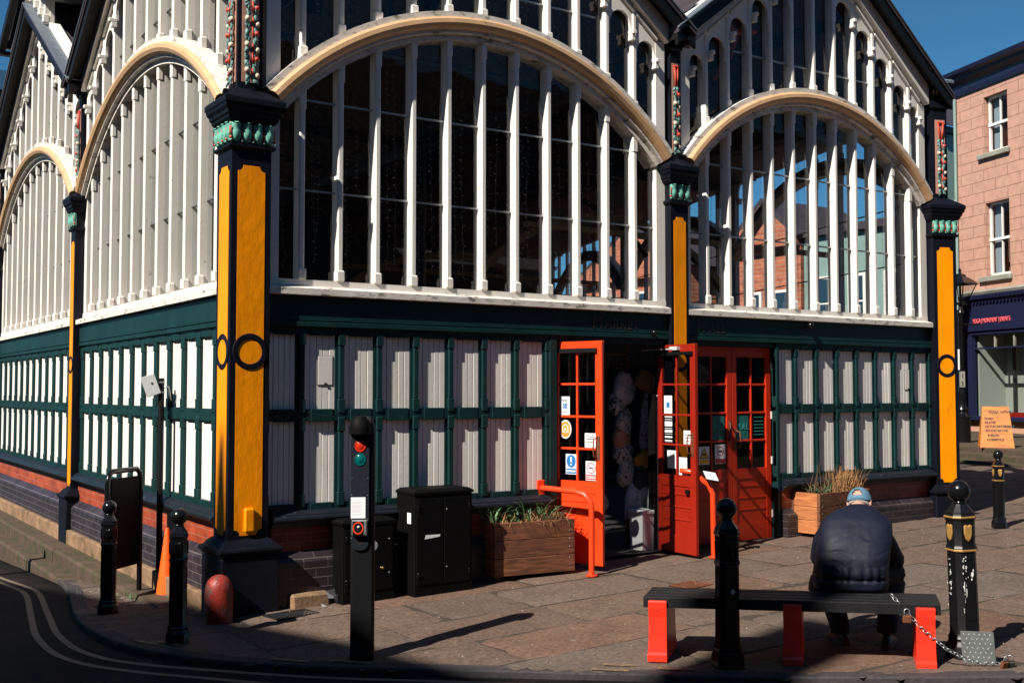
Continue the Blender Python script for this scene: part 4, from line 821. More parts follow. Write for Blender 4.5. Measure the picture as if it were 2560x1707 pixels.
# ------------------------------------------------------------------ bollards
OF = .72
def octo(r, z, f=.42):   # chamfered square ring, half width r
    r *= OF; c = r*f; return [(-r, -r+c, z), (-r+c, -r, z), (r-c, -r, z), (r, -r+c, z), (r, r-c, z), (r-c, r, z), (-r+c, r, z), (-r, r-c, z)]
def bollard(x, y, h, label, rz=0, gold=False, lean=(0, 0), chips=False, sticker=False, z=None, fat=.72):
    global OF
    OF = fat; z = g(x, y) if z is None else z
    t = thing('bollard', (x, y, z), label, 'bollard', 'black cast bollards with ball tops', rz=rz)
    t.rotation_euler = (lean[0], lean[1], rz); k = h/1.1; body = 'blackflake' if chips else 'blackgloss'
    P = MB(); P.loft([octo(r*k, zz*k) for r, zz in ((.128, -.3), (.128, .07), (.122, .085), (.112, .10), (.108, .11), (.112, .125), (.103, .14), (.096, .16), (.093, .66))])
    P.loft([octo(r*k, zz*k) for r, zz in ((.093, .655), (.101, .668), (.103, .68), (.097, .69), (.093, .70), (.095, .85), (.103, .862), (.105, .872), (.097, .885), (.095, .90), (.080, .915), (.072, .925), (.062, .935), (.05, .95))])
    ph = MB()
    for a in range(4):    # recessed-looking long panels: raised beads round each shaft face
        ca, sa = cos(a*pi/2), sin(a*pi/2)
        def T(u, v, zz, ca=ca, sa=sa): return (u*ca - v*sa, u*sa + v*ca, zz)
        b = MB(T); w_ = .045*k*OF
        for q in ((-w_, -w_+.006, .24*k, .62*k), (w_-.006, w_, .24*k, .62*k), (-w_, w_, .24*k, .246*k), (-w_, w_, .614*k, .62*k)): b.box(q[0], q[1], -.098*k*OF, -.090*k*OF, q[2], q[3])
        P.v += b.v; n0 = len(P.v)-len(b.v); P.f += [[i+n0 for i in f] for f in b.f]; P.mi += b.mi; P.sm += b.sm
    sh = build('shaft', P, body, t, smooth=25)
    B = MB(); B.lathe([(.030*k, .935*k), (.036*k, .945*k), (.040*k, .955*k), (.038*k, .965*k)] + [(.069*k*sin(a), 1.028*k - .069*k*cos(a)) for a in [radians(30+ (180-30)*i/14) for i in range(15)]], n=24); build('ball_finial', B, 'blackgloss', t, smooth=0)
    for a in range(4):
        ca, sa = cos(a*pi/2), sin(a*pi/2)
        def T(u, v, zz, ca=ca, sa=sa): return (u*ca - v*sa, u*sa + v*ca, zz)
        s = MB(T); w_ = .028*k; pts = [(-w_, .82*k), (-w_*.5, .828*k), (0, .82*k), (w_*.5, .828*k), (w_, .82*k), (w_*.95, .77*k), (w_*.55, .735*k), (0, .722*k), (-w_*.55, .735*k), (-w_*.95, .77*k)]
        s.loft([[(u*f_, v, .775*k+(zz-.775*k)*f_) for u, zz in pts] for f_, v in ((1, -.094*k*OF), (1, -.101*k*OF), (.8, -.107*k*OF))]); build('shield', s, 'gold' if gold else 'blackgloss', sh)
    if gold:
        for zz in (.668, .872):
            r_ = MB(); r_.loft([octo(.1045*k, (zz-.006)*k), octo(.1065*k, zz*k), octo(.1045*k, (zz+.006)*k)]); build('gold_band', r_, 'gold', t)
    if chips:
        c = MB(); rr = random.Random(5)
        for i in range(48):
            zz = rr.uniform(.18, .64)*k; u = rr.gauss(-.030, .008)*k; sc = rr.uniform(.002, .006); e = rr.uniform(1, 3)
            c.loft([[(u + sc*cos(a), -.0935*k*OF-q, zz + sc*e*sin(a)) for a in [2*pi*j/6 for j in range(6)]] for q in (0, .001)])
        for (u, zz, a_, b_) in ((-.034, .45, .008, .045), (-.026, .41, .006, .04), (-.034, .33, .0035, .08), (.02, .52, .010, .022), (.03, .545, .007, .012), (.015, .49, .005, .010), (.035, .30, .004, .005), (.03, .26, .004, .005), (-.01, .22, .004, .006)):
            c.loft([[(u*k + a_*(1+.3*sin(3*j))*cos(2*pi*j/9), -.0935*k*OF-q, zz*k + b_*(1+.25*cos(5*j))*sin(2*pi*j/9)) for j in range(9)] for q in (0, .0012)])
        # side facing left
        for i in range(40):
            zz = rr.uniform(.2, .62)*k; u = rr.gauss(.02, .012)*k; sc = rr.uniform(.002, .005); c.loft([[(-.0935*k*OF-q, u + sc*cos(a), zz + sc*2*sin(a)) for a in [2*pi*j/6 for j in range(6)]] for q in (0, .001)])
        build('paint_chips', c, 'chip', sh)
    if sticker:
        c = MB(); c.loft([[(.01+.016*cos(2*pi*j/16), -.0935*k*OF-q, .495*k+.018*sin(2*pi*j/16)) for j in range(16)] for q in (0, .001)]); build('round_sticker', c, 'whitebox', sh)
    return t
bollard(-.747, .97, 1.01, 'black ball-topped bollard in front of the black sign board', radians(-20))
bollard(-.645, -.72, 1.03, 'black ball-topped bollard in front of the orange cone', radians(-20))
bollard(2.198, -3.774, 1.155, 'black ball-topped bollard standing in front of the bench', radians(-20), sticker=True)
bollard(3.69, -4.60, 1.235, 'chipped black bollard with gold shield at the right end of the bench', radians(-22), gold=True, lean=(0, radians(-1.6)), chips=True, fat=.78)
bollard(9.66, -1.12, .985, 'black bollard with gold bands farthest away beyond the right corner pillar', radians(-38), gold=True)
bollard(-1.22, 5.72, 1.05, 'black ball-topped bollard by the steps beyond the sign board', radians(-20))
# ------------------------------------------------------------------ crossing signal post
t = thing('crossing_signal', (.296, -2.005, g(.3, -2)), 'black pedestrian crossing signal post with red and green lamps and a push button', 'crossing signal', rz=radians(-30))
p = MB(); w_ = .088
def stad(a, b, c_, z): return [(-a+c_, -b, z), (a-c_, -b, z), (a, -b+c_, z), (a, b-c_, z), (a-c_, b, z), (-a+c_, b, z), (-a, b-c_, z), (-a, -b+c_, z)]
p.loft([stad(.085, .06, .018, z) for z in (-.2, 1.45)] + [stad(.085*s_, .06*s_, .018*s_, z) for s_, z in ((.98, 1.62), (.93, 1.68), (.8, 1.72), (.5, 1.745), (.1, 1.75))]); build('post', p, 'black', t, smooth=35)
TP = lambda a, b, z: (a-.018, -.06+b, z)
p = MB(TP); prof = [(-.065, 1.62), (-.065, .84)] + [(-.065+.13*i/8, .84-.07*(1-(2*i/8-1)**2)**.5*.8 - .02*(i/8-1)*-1*0) for i in range(1, 8)] + [(.065, .84), (.065, 1.62)]
p.loft([[(a, 0, z) for a, z in prof], [(a, -.018, z) for a, z in prof]]); pn = build('signal_panel', p, 'ledge', t)
h = MB(TP); h.lathe([(.070, 1.612), (.078, 1.62), (.080, 1.66), (.070, 1.71), (.04, 1.745), (.004, 1.755)], 0, -.02, 20); build('hood', h, 'cab', t, smooth=30)
for z, mn in ((1.535, 'redlens'), (1.437, 'greenlens')):
    l = MB(TP); l.loft([[(r*cos(2*pi*k/20), -.018-q, z+r*1.15*sin(2*pi*k/20)) for k in range(20)] for r, q in ((.040, 0), (.040, .006), (.034, .007), (.031, .003), (.02, .010), (.004, .013))]); build('signal_lamp', l, mn, t, label='red signal lamp' if mn[0] == 'r' else 'green signal lamp', smooth=30)
nt_ = MB(TP); nt_.box(-.064, .04, -.022, -.019, 1.015, 1.165); nt_.m = 1
for i, zz in enumerate((1.145, 1.133, 1.126, 1.119, 1.107, 1.10, 1.093, 1.086, 1.072, 1.065, 1.058, 1.045, 1.038)): nt_.box(-.055 if i else -.03, .0 + (.012*((i*7) % 3)) if i else 0, -.0226, -.0218, zz, zz+.0022)
build('paper_notice', nt_, ['paper', 'whitebox'], pn); M['notetx'] = M['ink']
bx = MB(TP); bx.bev(-.055, .055, -.062, -.018, .895, 1.005, .006); pb = build('button_box', bx, 'steel', t)
bf = MB(TP); bf.box(-.048, .030, -.064, -.0615, .903, .997); bf.m = 1
bf.loft([[(-.009+r*cos(2*pi*k/24), -.0645-q, .95+r*1.15*sin(2*pi*k/24)) for r, q in ((.038, 0), (.038, .002), (.031, .002), (.031, 0))] for k in range(25)], cap=False); bf.m = 2; bf.smooth = True; bf.sphere((-.005, -.066, .958), .009, 10, 6); build('push_button', bf, ['black', 'rail', 'chip'], pb)
sc = MB(TP); sc.smooth = True
for z in (1.60, 1.30, 1.18, 1.005, .87):
    for sx in (-.057, .057): sc.sphere((sx, -.019, z), .0035, 6, 4)
build('screw', sc, 'steel', pn)
em = MB(TP); [em.box(-.022+.002*(i % 3), .018, -.0195, -.0178, .83+.0085*i, .833+.0085*i) for i in range(6)]; build('maker_plate', em, 'brass', pn)
# ------------------------------------------------------------------ pole with tilted box
t = thing('box_on_pole', (-.017, 1.938, .143), 'thin black pole carrying a tilted pale grey metal box', 'pole')
p = MB(); p.tube([(0, 0, -.3), (0, 0, 2.17)], .030, 14); build('pole', p, 'black', t, smooth=40)
b = MB(); b.bev(-.07, .07, -.06, .06, -.11, .10, .004); ho = build('metal_box', b, 'whitebox', t); ho.location = (-.10, .03, 2.10); ho.rotation_euler = (radians(0), radians(-20), radians(-16))
hl = MB(); hl.loft([[(.02+r*cos(2*pi*k/14), -.0605-q, .01+r*sin(2*pi*k/14)) for k in range(14)] for r, q in ((.012, 0), (.012, .002))]); build('round_hole', hl, 'ink', ho)
cl = MB(); [cl.lathe([(.033, z), (.036, z+.002), (.036, z+.014), (.033, z+.016)], n=14) for z in (2.02, 2.12)]; cl.tube([(-.08, 0, 2.03), (0, 0, 2.03)], .008, 6); build('clamp', cl, 'steel', t)
cb = MB(); cb.tube([(.02, -.03, 2.08), (.06, -.035, 2.08), (.075, -.03, 2.02), (.09, -.02, 1.94)], .011, 8); build('cable', cb, 'steel', t, smooth=0)
# ------------------------------------------------------------------ sign board in a hoop frame
t = thing('sign_frame', (-.199, 1.975, .141), 'black hoop frame holding a plain black sign board', 'sign')
d = Vector((-.416, -.383, 0)); fpts = [(0, 0, -.3), (0, 0, 1.16), tuple(d*.04+Vector((0,0,1.235))), tuple(d*.13+Vector((0,0,1.27))), tuple(d*.87+Vector((0,0,1.27))), tuple(d*.96+Vector((0,0,1.235))), tuple(d+Vector((0,0,1.16))), tuple(d+Vector((0,0,-.3)))]
f = MB(); f.tube(fpts, .026, 12); build('hoop_frame', f, 'blackgloss', t, smooth=50)
nn = Vector((-d.y, d.x, 0)).normalized()*.012; a_, b_ = d*.07, d*.90
s = MB(); s.loft([[tuple(a_+nn*q+Vector((0,0,z))) for z in (.33, 1.20)] + [tuple(b_+nn*q+Vector((0,0,z))) for z in (1.20, .33)] for q in (-1, 1)]); build('sign_board', s, 'cab', t)
# ------------------------------------------------------------------ cone
t = thing('traffic_cone', (-.02, 1.66, .158), 'tall plain orange cone behind the bollard by the thin pole', 'traffic cone'); t.rotation_euler = (0, 0, 0)
c = MB(); c.lathe([(.135, 0), (.14, .012), (.115, .02), (.10, .03), (.022, .66), (.015, .68)], n=24); build('cone', c, 'cone', t, smooth=35)
bs = MB(); bs.bev(-.17, .17, -.17, .17, -.012, .006, .02); build('base', bs, 'slat', t)
# ------------------------------------------------------------------ painted guard stone
t = MB(); t.lathe([(.118, -.3), (.118, .24), (.112, .30), (.095, .345), (.065, .375), (.03, .39), (.003, .394)], n=24)
M['guard'] = mat('chipped_red_stone_paint', (.24, .022, .013), .45, var=.3, vscale=9, bump=.006, bscale=30, col2=(.10, .06, .05), c2scale=14, c2lo=.5, c2hi=.62)
build('guard_stone', t, 'guard', label='low domed red painted guard stone at the foot of the corner pillar', cat='guard stone', smooth=40).location = (-.13, -.17, .25)
# ------------------------------------------------------------------ cabinets
def cabinet(x0, x1, y0, y1, h, label, big):
    z = g((x0+x1)/2, y0); t = thing('street_cabinet', (x0, y0, z), label, 'cabinet', 'black street cabinets against the shutters'); W, D = x1-x0, y1-y0
    b = MB(); b.bev(0, W, 0, D, -.05, h-.03, .006); b.loft([[(-.012, -.012, zz), (W+.012, -.012, zz), (W+.012, D, zz), (-.012, D, zz)] for zz in (h-.035, h-.012)] + [[(.03, .03, h+.012), (W-.03, .03, h+.012), (W-.03, D-.01, h+.012), (.03, D-.01, h+.012)]]); bd = build('cabinet_body', b, 'cab', t)
    nd = 2 if big else 1
    for i in range(nd):
        a = .018 + (W-.036)/nd*i; c = a + (W-.036)/nd - .006; dr = MB(); dr.bev(a, c, -.008, .004, .10, h-.07, .004); dd = build('cabinet_door', dr, 'cab', t)
        hg = MB(); xx = a+.006 if i == 0 else c-.026; [hg.bev(xx, xx+.02, -.018, -.006, zz, zz+.045, .004) for zz in (.17, h-.18)]; build('hinge', hg, 'blackgloss', dd)
        if (big and i == 1) or not big:
            s = MB(); s.smooth = True; xx = a+.025 if big else c-.04; [s.sphere((xx, -.010, zz), .006, 8, 5) for zz in (.25, h-.18)]; build('screw', s, 'steel', dd)
    return t, W
t, W = cabinet(.985, 1.51, -.215, -.0, .735, 'smaller black street cabinet, left of the two', False)
s = MB(); s.loft([[(.30+.045*cos(2*pi*j/20), -.0095-q, .50+.045*sin(2*pi*j/20)) for j in range(20)] for q in (0, .001)]); s.m = 1; s.loft([[(.30+.038*cos(2*pi*j/20), -.011-q, .50+.038*sin(2*pi*j/20)) for j in range(20)] for q in (0, .001)]); build('round_sticker', s, ['whitebox', 'curtain'], t)
s = MB(); s.smooth = True; s.sphere((.395, -.012, .295), .016, 10, 6); s.sphere((.38, -.010, .30), .012, 8, 5); build('lock', s, 'brass', t)
t, W = cabinet(1.665, 2.29, -.31, .045, .965, 'larger black street cabinet, next to the planter', True)
s = MB(); s.box(-.0075, -.006, .06, .13, .66, .76); build('paper_label', s, 'paper', t); s = MB(); s.add([(.10, -.0110, .52), (.26, -.0110, .535), (.27, -.0110, .555), (.11, -.0110, .558)], [(0,1,2,3)]); build('torn_label', s, 'paper', t)
# ------------------------------------------------------------------ planters
def planter(name_l, c0, ang, L, D, h, z, n=3):
    t = thing('planter', (c0[0], c0[1], z), name_l, 'planter', 'wooden plank planters by the doors', rz=ang); st = .045
    for k in range(n):
        zz0 = .05 + (h-.05)*k/n; zz1 = .05+(h-.05)*(k+1)/n - .004; rr = random.uniform(-.003, .003)
        for q0, q1 in ((rr, .035), (D-.035, D)): b = MB(); b.bev(.0, L, q0, q1, zz0, zz1, .004); build('long_plank', b, 'wood', t)
        for q0, q1 in ((-.002, .035), (L-.035, L+.002)): b = MB(); b.bev(q0, q1, .036, D-.036, zz0, zz1, .004); build('end_plank', b, 'woodY', t)
    for a in (.04, L-.10):
        for c in (.045, D-.105): b = MB(); b.bev(a, a+.06, c, c+.06, 0-.02, h-.02, .004); build('corner_post', b, 'wood', t)
    b = MB(); b.box(.036, L-.036, .036, D-.036, .06, h-.05); build('soil', b, 'soil', t)
    s = MB(); s.smooth = True; [s.sphere((x_, -.002, zz), .006, 6, 4) for x_ in (.06, L-.06) for zz in (.12, .19, .30, .38, .46, .53) if zz < h]; build('screw', s, 'steel', t)
    return t, L, D, h
t, L, D, h = planter('wooden planter of green leeks and withered stems, left of the open doorway', (2.624, -.183), radians(-6.3), .92, .42, .575, .31)
def blades(T0, n, seed, x0, x1, y0, y1, z, lmin, lmax, w, droop, spread=.5):
    rr = random.Random(seed); b = MB()
    for i in range(n):
        x, y = rr.uniform(x0, x1), rr.uniform(y0, y1); a = rr.uniform(0, 2*pi); L_ = rr.uniform(lmin, lmax); dr = droop*rr.uniform(.3, 1.3); sp = spread*rr.uniform(.2, 1); ww = w*rr.uniform(.6, 1.2); seg = 7; P_ = []
        px, pz, th = 0, 0, pi/2 - sp
        for k in range(seg+1):
            P_.append((x+cos(a)*px, y+sin(a)*px, z+pz)); px += cos(th)*L_/seg; pz += sin(th)*L_/seg; th -= dr/seg*(.5+k/seg)
        sx, sy = -sin(a), cos(a); vv = []
        for k, q in enumerate(P_):
            f_ = ww*(1-(k/seg)**2)*.5 + .0006; vv += [(q[0]-sx*f_, q[1]-sy*f_, q[2]+f_*.35), (q[0], q[1], q[2]), (q[0]+sx*f_, q[1]+sy*f_, q[2]+f_*.35)]
        b.add(vv, [(3*k+j, 3*k+j+1, 3*k+j+4, 3*k+j+3) for k in range(seg) for j in (0, 1)])
    return b
def plantgroup(t, name, bl, matn, label, cat, group=None): 
    o = build(name, bl, matn, None, label, cat, group, recalc=False); o.matrix_world = Matrix.Translation(t.location) @ Matrix.Rotation(t.rotation_euler[2], 4, 'Z'); return o
lk = [('tall upright leek at the left end of the left planter', .08, 3, .30), ('leek with bent leaves second from the left in the left planter', .21, 2, .24), ('arching leek in the middle of the left planter', .50, 4, .30), ('leek with drooping leaves right of the middle of the left planter', .66, 5, .27), ('small leek between dry stems towards the left of the left planter', .35, 6, .2)]
for lab, x, sd, L_ in lk: plantgroup(t, 'leek_plant', blades(None, 13, sd, x-.04, x+.04, D*.3, D*.7, h-.07, L_*.9, L_*1.45, .026, 2.0, .6), 'plantgreen', lab, 'plant', 'leeks in the left planter')
plantgroup(t, 'withered_plant', blades(None, 260, 21, .05, L-.05, .05, D-.05, h-.07, .10, .24, .007, 1.8, .9), 'straw', 'short withered straw filling the left planter', 'dry plants', None)['kind'] = 'stuff'
plantgroup(t, 'withered_plant', blades(None, 200, 22, L*.6, L-.03, .05, D-.05, h-.07, .10, .28, .009, 2.6, .8), 'drybrown', 'curled brown withered stems at the right end of the left planter', 'dry plants', None)['kind'] = 'stuff'
t, L, D, h = planter('wooden planter of tall dry grass behind the seated man', (7.235, -.305), radians(7), 1.12, .40, .545, .40)
plantgroup(t, 'dry_grass', blades(None, 520, 31, .58, L-.05, .06, D-.06, h-.07, .14, .40, .006, .8, .35), 'straw', 'upright tuft of tall dry straw coloured grass in the right planter', 'dry grass', None)['kind'] = 'stuff'
plantgroup(t, 'dry_grass', blades(None, 110, 32, .05, .6, .05, D-.05, h-.07, .2, .48, .005, .8, .9), 'drybrown', 'loose dark twiggy stems at the left end of the right planter', 'dry stems', None)['kind'] = 'stuff'
for lab, x, sd in (('green leafy plant at the left end of the right planter', .20, 41), ('green leafy plant beside the straw tuft in the right planter', .45, 42)): plantgroup(t, 'leafy_plant', blades(None, 16, sd, x-.06, x+.06, D*.3, D*.6, h-.07, .14, .26, .026, 1.6, .6), 'plantgreen', lab, 'plant')
# ------------------------------------------------------------------ red handrails
t = thing('handrail', (3.599, -.487, .326), 'bright red tube handrail bent down in front of the open bright leaf', 'handrail')
p = MB(); pth = [(-.20, .60, .845), (-.17, .50, .845), (-.07, .20, .835), (-.03, .08, .81), (-.008, .015, .75), (0, 0, .66), (0, 0, 0)]; p.tube(pth, .030, 12); p.lathe([(.06, 0), (.06, .012), (.034, .014), (.032, .02)], n=16); build('rail_tube', p, 'rail', t, smooth=45)
fl_ = MB(); fl_.bev(-.25, -.16, .585, .61, .75, .93, .006); build('wall_plate', fl_, 'rail', t)
t = thing('handrail', (5.312, -.467, .362), 'red tube rail with a small white request sign on top', 'handrail')
p = MB(); p.tube([(-.20, .30, .94), (-.17, .16, .93), (-.05, .03, .80), (-.01, .0, .70), (0, 0, 0)], .030, 12); p.lathe([(.055, 0), (.055, .012), (.034, .014), (.032, .02)], n=16); build('rail_tube', p, 'rail', t, smooth=45)
s = MB(); s.bev(-.085, .085, -.075, .075, -.008, .008, .003); so_ = build('sign_plate', s, 'black', t); so_.location = (-.04, .0, .885); so_.rotation_euler = (radians(38), radians(10), radians(-15))
s = MB(); s.box(-.075, .075, -.066, .066, .008, .010); s.m = 1; [s.box(-.05, .05-.01*(i % 2), -.04+.025*i, -.034+.025*i, .010, .0105) for i in range(4)]; build('white_notice', s, ['paper', 'stblue'], so_)
# ------------------------------------------------------------------ bench
bx0, by0 = 1.862, -3.35; bd = Vector((3.285-1.862, -4.64+3.35, 0)); bL = bd.length; ang = atan2(bd.y, bd.x)
t = thing('bench', (bx0, by0, g(2.5, -3.9)), 'backless bench with black slats on three bright red legs', 'bench', rz=ang)
sz = .395; SK = .15
for k in range(4):
    y0 = -.012 + k*.104; P = MB(lambda x, y, z: (x + SK*y, y, z)); rings = []
    for i in range(9):
        s_ = -.04 + (bL+.08)*i/8; b_ = .006; yy0, yy1, z0, z1 = y0, y0+.092, sz-.0, sz+.045
        if k == 0: z0 = sz-.028
        rings.append([(s_, yy0, z0), (s_, yy1, z0), (s_, yy1, z1-b_), (s_, yy1-b_, z1), (s_, yy0+b_, z1), (s_, yy0, z1-b_)])
    P.loft(rings); build('slat', P, 'slat', t)
def leg(x, lab):
    P = MB(lambda x_, y, z: (x_ + SK*y, y, z)); w_ = .063; z_ = sz
    P.loft([[(x-w_*f_, yy0, zz), (x+w_*f_, yy0, zz), (x+w_*f_, yy1, zz), (x-w_*f_, yy1, zz)] for zz, yy0, yy1, f_ in ((0, -.050, .44, 1.06), (.045, -.050, .44, 1.06), (.062, -.036, .42, 1.03), (.18, -.024, .40, .98), (.30, -.022, .395, .98), (z_-.035, -.032, .39, 1.0), (z_+.012, -.036, .388, 1.0), (z_+.022, -.030, .385, .97))])
    l = build('leg', P, 'bench', t, label=lab)
    b = MB(lambda x_, y, z: (x_ + SK*y, y, z)); b.smooth = True; b.sphere((x, -.028, z_-.045), .008, 8, 5, (1, .4, 1)); b.sphere((x, -.052, .028), .005, 8, 5, (1, .4, 1)); build('bolt', b, 'ink', l)
    return l
leg(.06, 'left red leg'); leg(bL*.5+.02, 'middle red leg in shade'); leg(bL-.06, 'right red leg')
# ------------------------------------------------------------------ chain and padlocks
def chain(pts, pitch, r, wr, name, label, group=None):
    P = [Vector(p) for p in pts]; S_ = [0]
    for a, b in zip(P[:-1], P[1:]): S_.append(S_[-1]+(b-a).length)
    def at(s_):
        for i in range(len(S_)-1):
            if s_ <= S_[i+1]: return P[i].lerp(P[i+1], (s_-S_[i])/(S_[i+1]-S_[i])), (P[i+1]-P[i]).normalized()
        return P[-1], (P[-1]-P[-2]).normalized()
    mb = MB(); mb.smooth = True; n = int(S_[-1]/pitch)
    for k in range(n):
        c, d_ = at((k+.5)*pitch); up = Vector((0, 0, 1)); a = d_.cross(up).normalized(); b = a.cross(d_).normalized(); rr = radians(45 + 90*(k % 2)); u = a*cos(rr)+b*sin(rr)
        pp = [tuple(c + d_*(cos(q)*pitch*.66) + u*(sin(q)*r)) for q in [2*pi*j/12 for j in range(13)]]; mb.tube(pp, wr, 6, cap=False)
    return build(name, mb, 'steel', None, label, 'chain', group)
chain([(3.10, -4.43, .795), (3.13, -4.49, .72), (3.20, -4.60, .58), (3.32, -4.70, .45), (3.45, -4.77, .372), (3.56, -4.83, .345), (3.66, -4.88, .34)], .028, .0125, .0032, 'chain', 'galvanised chain running from the bench to the chequer plate')
def padlock(loc, rz, tilt, matn, lab):
    t = thing('padlock', loc, lab, 'padlock', rz=rz); t.rotation_euler = (tilt, 0, rz)
    b = MB(); b.bev(-.028, .028, -.012, .012, -.05, 0, .004); build('lock_body', b, matn, t)
    s = MB(); s.tube([(-.018, 0, -.01), (-.018, 0, .025)] + [(.018*cos(a), 0, .025+.018*sin(a)) for a in [pi-pi*i/8 for i in range(9)]] + [(.018, 0, -.01)], .004, 8); build('shackle', s, 'steel', t, smooth=0)
padlock((3.135, -4.53, .665), radians(-40), 0, 'rust', 'brown padlock hanging from the chain on the bench')
padlock((3.645, -4.925, .365), radians(-10), radians(18), 'rust', 'rusty brown padlock on the ground at the foot of the chequer plate')
padlock((3.695, -4.93, .36), radians(-60), radians(10), 'slat', 'dark grey padlock beside the rusty one at the chequer plate')
# chequer plate
pa, pb_ = Vector((3.505, -4.70, .325)), Vector((3.655, -4.855, .325)); dv = (pb_-pa).normalized(); up = Vector((-.10, -.06, .21)).normalized() if False else Vector((.02, .03, .22)).normalized(); wd = (pb_-pa).length
def TPl(a, b, z): n_ = dv.cross(up); q = pa + dv*a + up*z + n_*(-b); return (q.x, q.y, q.z)
p = MB(TPl); p.bev(0, wd, 0, .006, 0, .218, .003)
for i in range(6):
    for j in range(7):
        cx_, cz_ = .02+.034*i+(.017 if j % 2 else 0), .018+.03*j; s_ = 1 if (i+j) % 2 else -1
        if cx_ > wd-.012: continue
        p.m = 1; p.loft([[(cx_-.010*.7, -.0, cz_-.010*.7*s_), (cx_, -.0028, cz_-.003*s_), (cx_+.0100*.7, -.0, cz_+.010*.7*s_), (cx_, -.0028, cz_+.003*s_)], [(cx_-.007, .002, cz_-.007*s_), (cx_+.0018, .002, cz_-.003*s_), (cx_+.007, .002, cz_+.007*s_), (cx_-.0018, .002, cz_+.003*s_)]])
build('chequer_plate', p, ['plate', 'lozenge'], None, 'square grey chequer plate standing against the chipped bollard', 'metal plate')
# ------------------------------------------------------------------ small ground things
def grate(x, y, L, W_, ang, lab, matn):
    z = g(x, y); t = MB(); 
    t.bev(-L/2, L/2, -W_/2, -W_/2+.02, -.02, .012, .003); t.bev(-L/2, L/2, W_/2-.02, W_/2, -.02, .012, .003); t.bev(-L/2, -L/2+.02, -W_/2, W_/2, -.02, .012, .003); t.bev(L/2-.02, L/2, -W_/2, W_/2, -.02, .012, .003)
    n = int(L/.035)
    for i in range(1, n): t.box(-L/2+L*i/n-.006, -L/2+L*i/n+.006, -W_/2, W_/2, -.018, .010)
    for i in range(1, 6): t.box(-L/2, L/2, -W_/2+W_*i/6-.004, -W_/2+W_*i/6+.004, -.018, .009)
    t.m = 1; t.box(-L/2, L/2, -W_/2, W_/2, -.03, .0065)
    o = build('drain_grate', t, [matn, 'ink'], None, lab, 'drain cover'); o.location = (x, y, z); o.rotation_euler = (0, 0, ang)
grate(.47, -.30, .42, .26, radians(10), 'dark drain grate in the paving beside the corner pillar', 'slat')
grate(4.02, -1.48, .34, .26, radians(8), 'small rusty drain grate in the paving in front of the doorway', 'rust')
b = MB(); b.bev(.56, .92, -.10, .12, .1, .385, .02); build('stone_block', b, 'tanstone', None, 'low worn stone block between the corner pillar and the small cabinet', 'stone block')
b = MB()
for (x, y, z, a, w_, l_) in ((.86, -.13, .40, .3, .10, .13), (.80, -.16, .30, -.5, .13, .09), (.93, -.14, .34, .8, .08, .12)):
    b.add([(x, y, z), (x+w_*cos(a), y+.02, z+w_*sin(a)*.4), (x+w_*cos(a)+.02, y+.03, z-l_*.6), (x+.02, y-.02, z-l_*.5)], [(0,1,2,3)])
build('crumpled_wrapper', b, 'paper', None, 'crumpled white wrapper lying by the small cabinet', 'litter', recalc=False)
gs = MB(); rr = random.Random(8)
for i in range(900):
    x = rr.uniform(-1, 9); y = rr.uniform(-4.8, .0); s_ = rr.uniform(.003, .009)
    if inside(x, y) < .2: continue
    if rr.random() < .55: x, y = rr.uniform(-.7, .05), rr.uniform(.3, 3)
    z = g(x, y)+.004; gs.loft([[(x-s_, y, z), (x, y-s_, z), (x+s_, y, z), (x, y+s_*.8, z)], [(x-s_*.5, y, z+s_*.8), (x, y-s_*.5, z+s_*.7), (x+s_*.6, y, z+s_*.8), (x, y+s_*.4, z+s_)]])
build('grit', gs, 'stonetrim', None, 'scattered pale grit and crumbs on the paving', 'grit', kind='stuff')
wd_ = blades(None, 70, 61, -.33, -.10, 1.75, 2.15, .15, .03, .08, .012, 1.6, 1.1); build('weed', wd_, 'plantgreen', None, 'small green weed at the foot of the sign frame', 'weed', recalc=False)
wd_ = blades(None, 50, 62, -.09, -.02, .55, .95, .205, .02, .06, .01, 1.6, 1.1); build('weed', wd_, 'plantgreen', None, 'small weeds at the wall foot behind the corner pillar', 'weed', recalc=False)
# ------------------------------------------------------------------ just inside the doorway
def cushion(loc, r, sc, rot, matn, lab, grp):
    b = MB(); b.smooth = True; n, m = 30, 20; rings = []; sd = random.random()*50
    for i in range(m+1):
        v = -pi/2 + pi*i/m; rings.append([])
        for k in range(n):
            u = 2*pi*k/n; sg = lambda q, e: math.copysign(abs(q)**e, q)
            x, y, z = sg(cos(v), .6)*sg(cos(u), .55), sg(cos(v), .9)*sg(sin(u), 1)*.45, sg(sin(v), .6)
            q = 1 + .22*noise.noise((x*2+sd, y*2, z*2)) + .10*abs(noise.noise((x*5+sd, y*5, z*5))); rings[-1].append((x*r*sc[0]*q, y*r*sc[1]*q, z*r*sc[2]*q))
    b.loft(rings); o = build('cushion', b, matn, None, lab, 'cushion', grp, smooth=0); o.location = loc; o.rotation_euler = rot; return o
M['cush'] = mat('black_and_white_print_cotton', (.34, .35, .37), .85, bump=.006, bscale=9, col2=(.03, .03, .035), c2scale=16, c2lo=.50, c2hi=.54)
M['cushw'] = mat('white_bagged_fabric', (.40, .42, .46), .6, bump=.01, bscale=7, col2=(.2, .21, .24), c2scale=7, c2lo=.5, c2hi=.6)
M['mustard'] = mat('mustard_fabric', (.45, .22, .02), .8, bump=.006, bscale=9)
M['check'] = mat('grey_checked_cotton', (.34, .36, .38), .85, bump=.006, bscale=9, col2=(.05, .055, .06), c2scale=30, c2lo=.52, c2hi=.56)
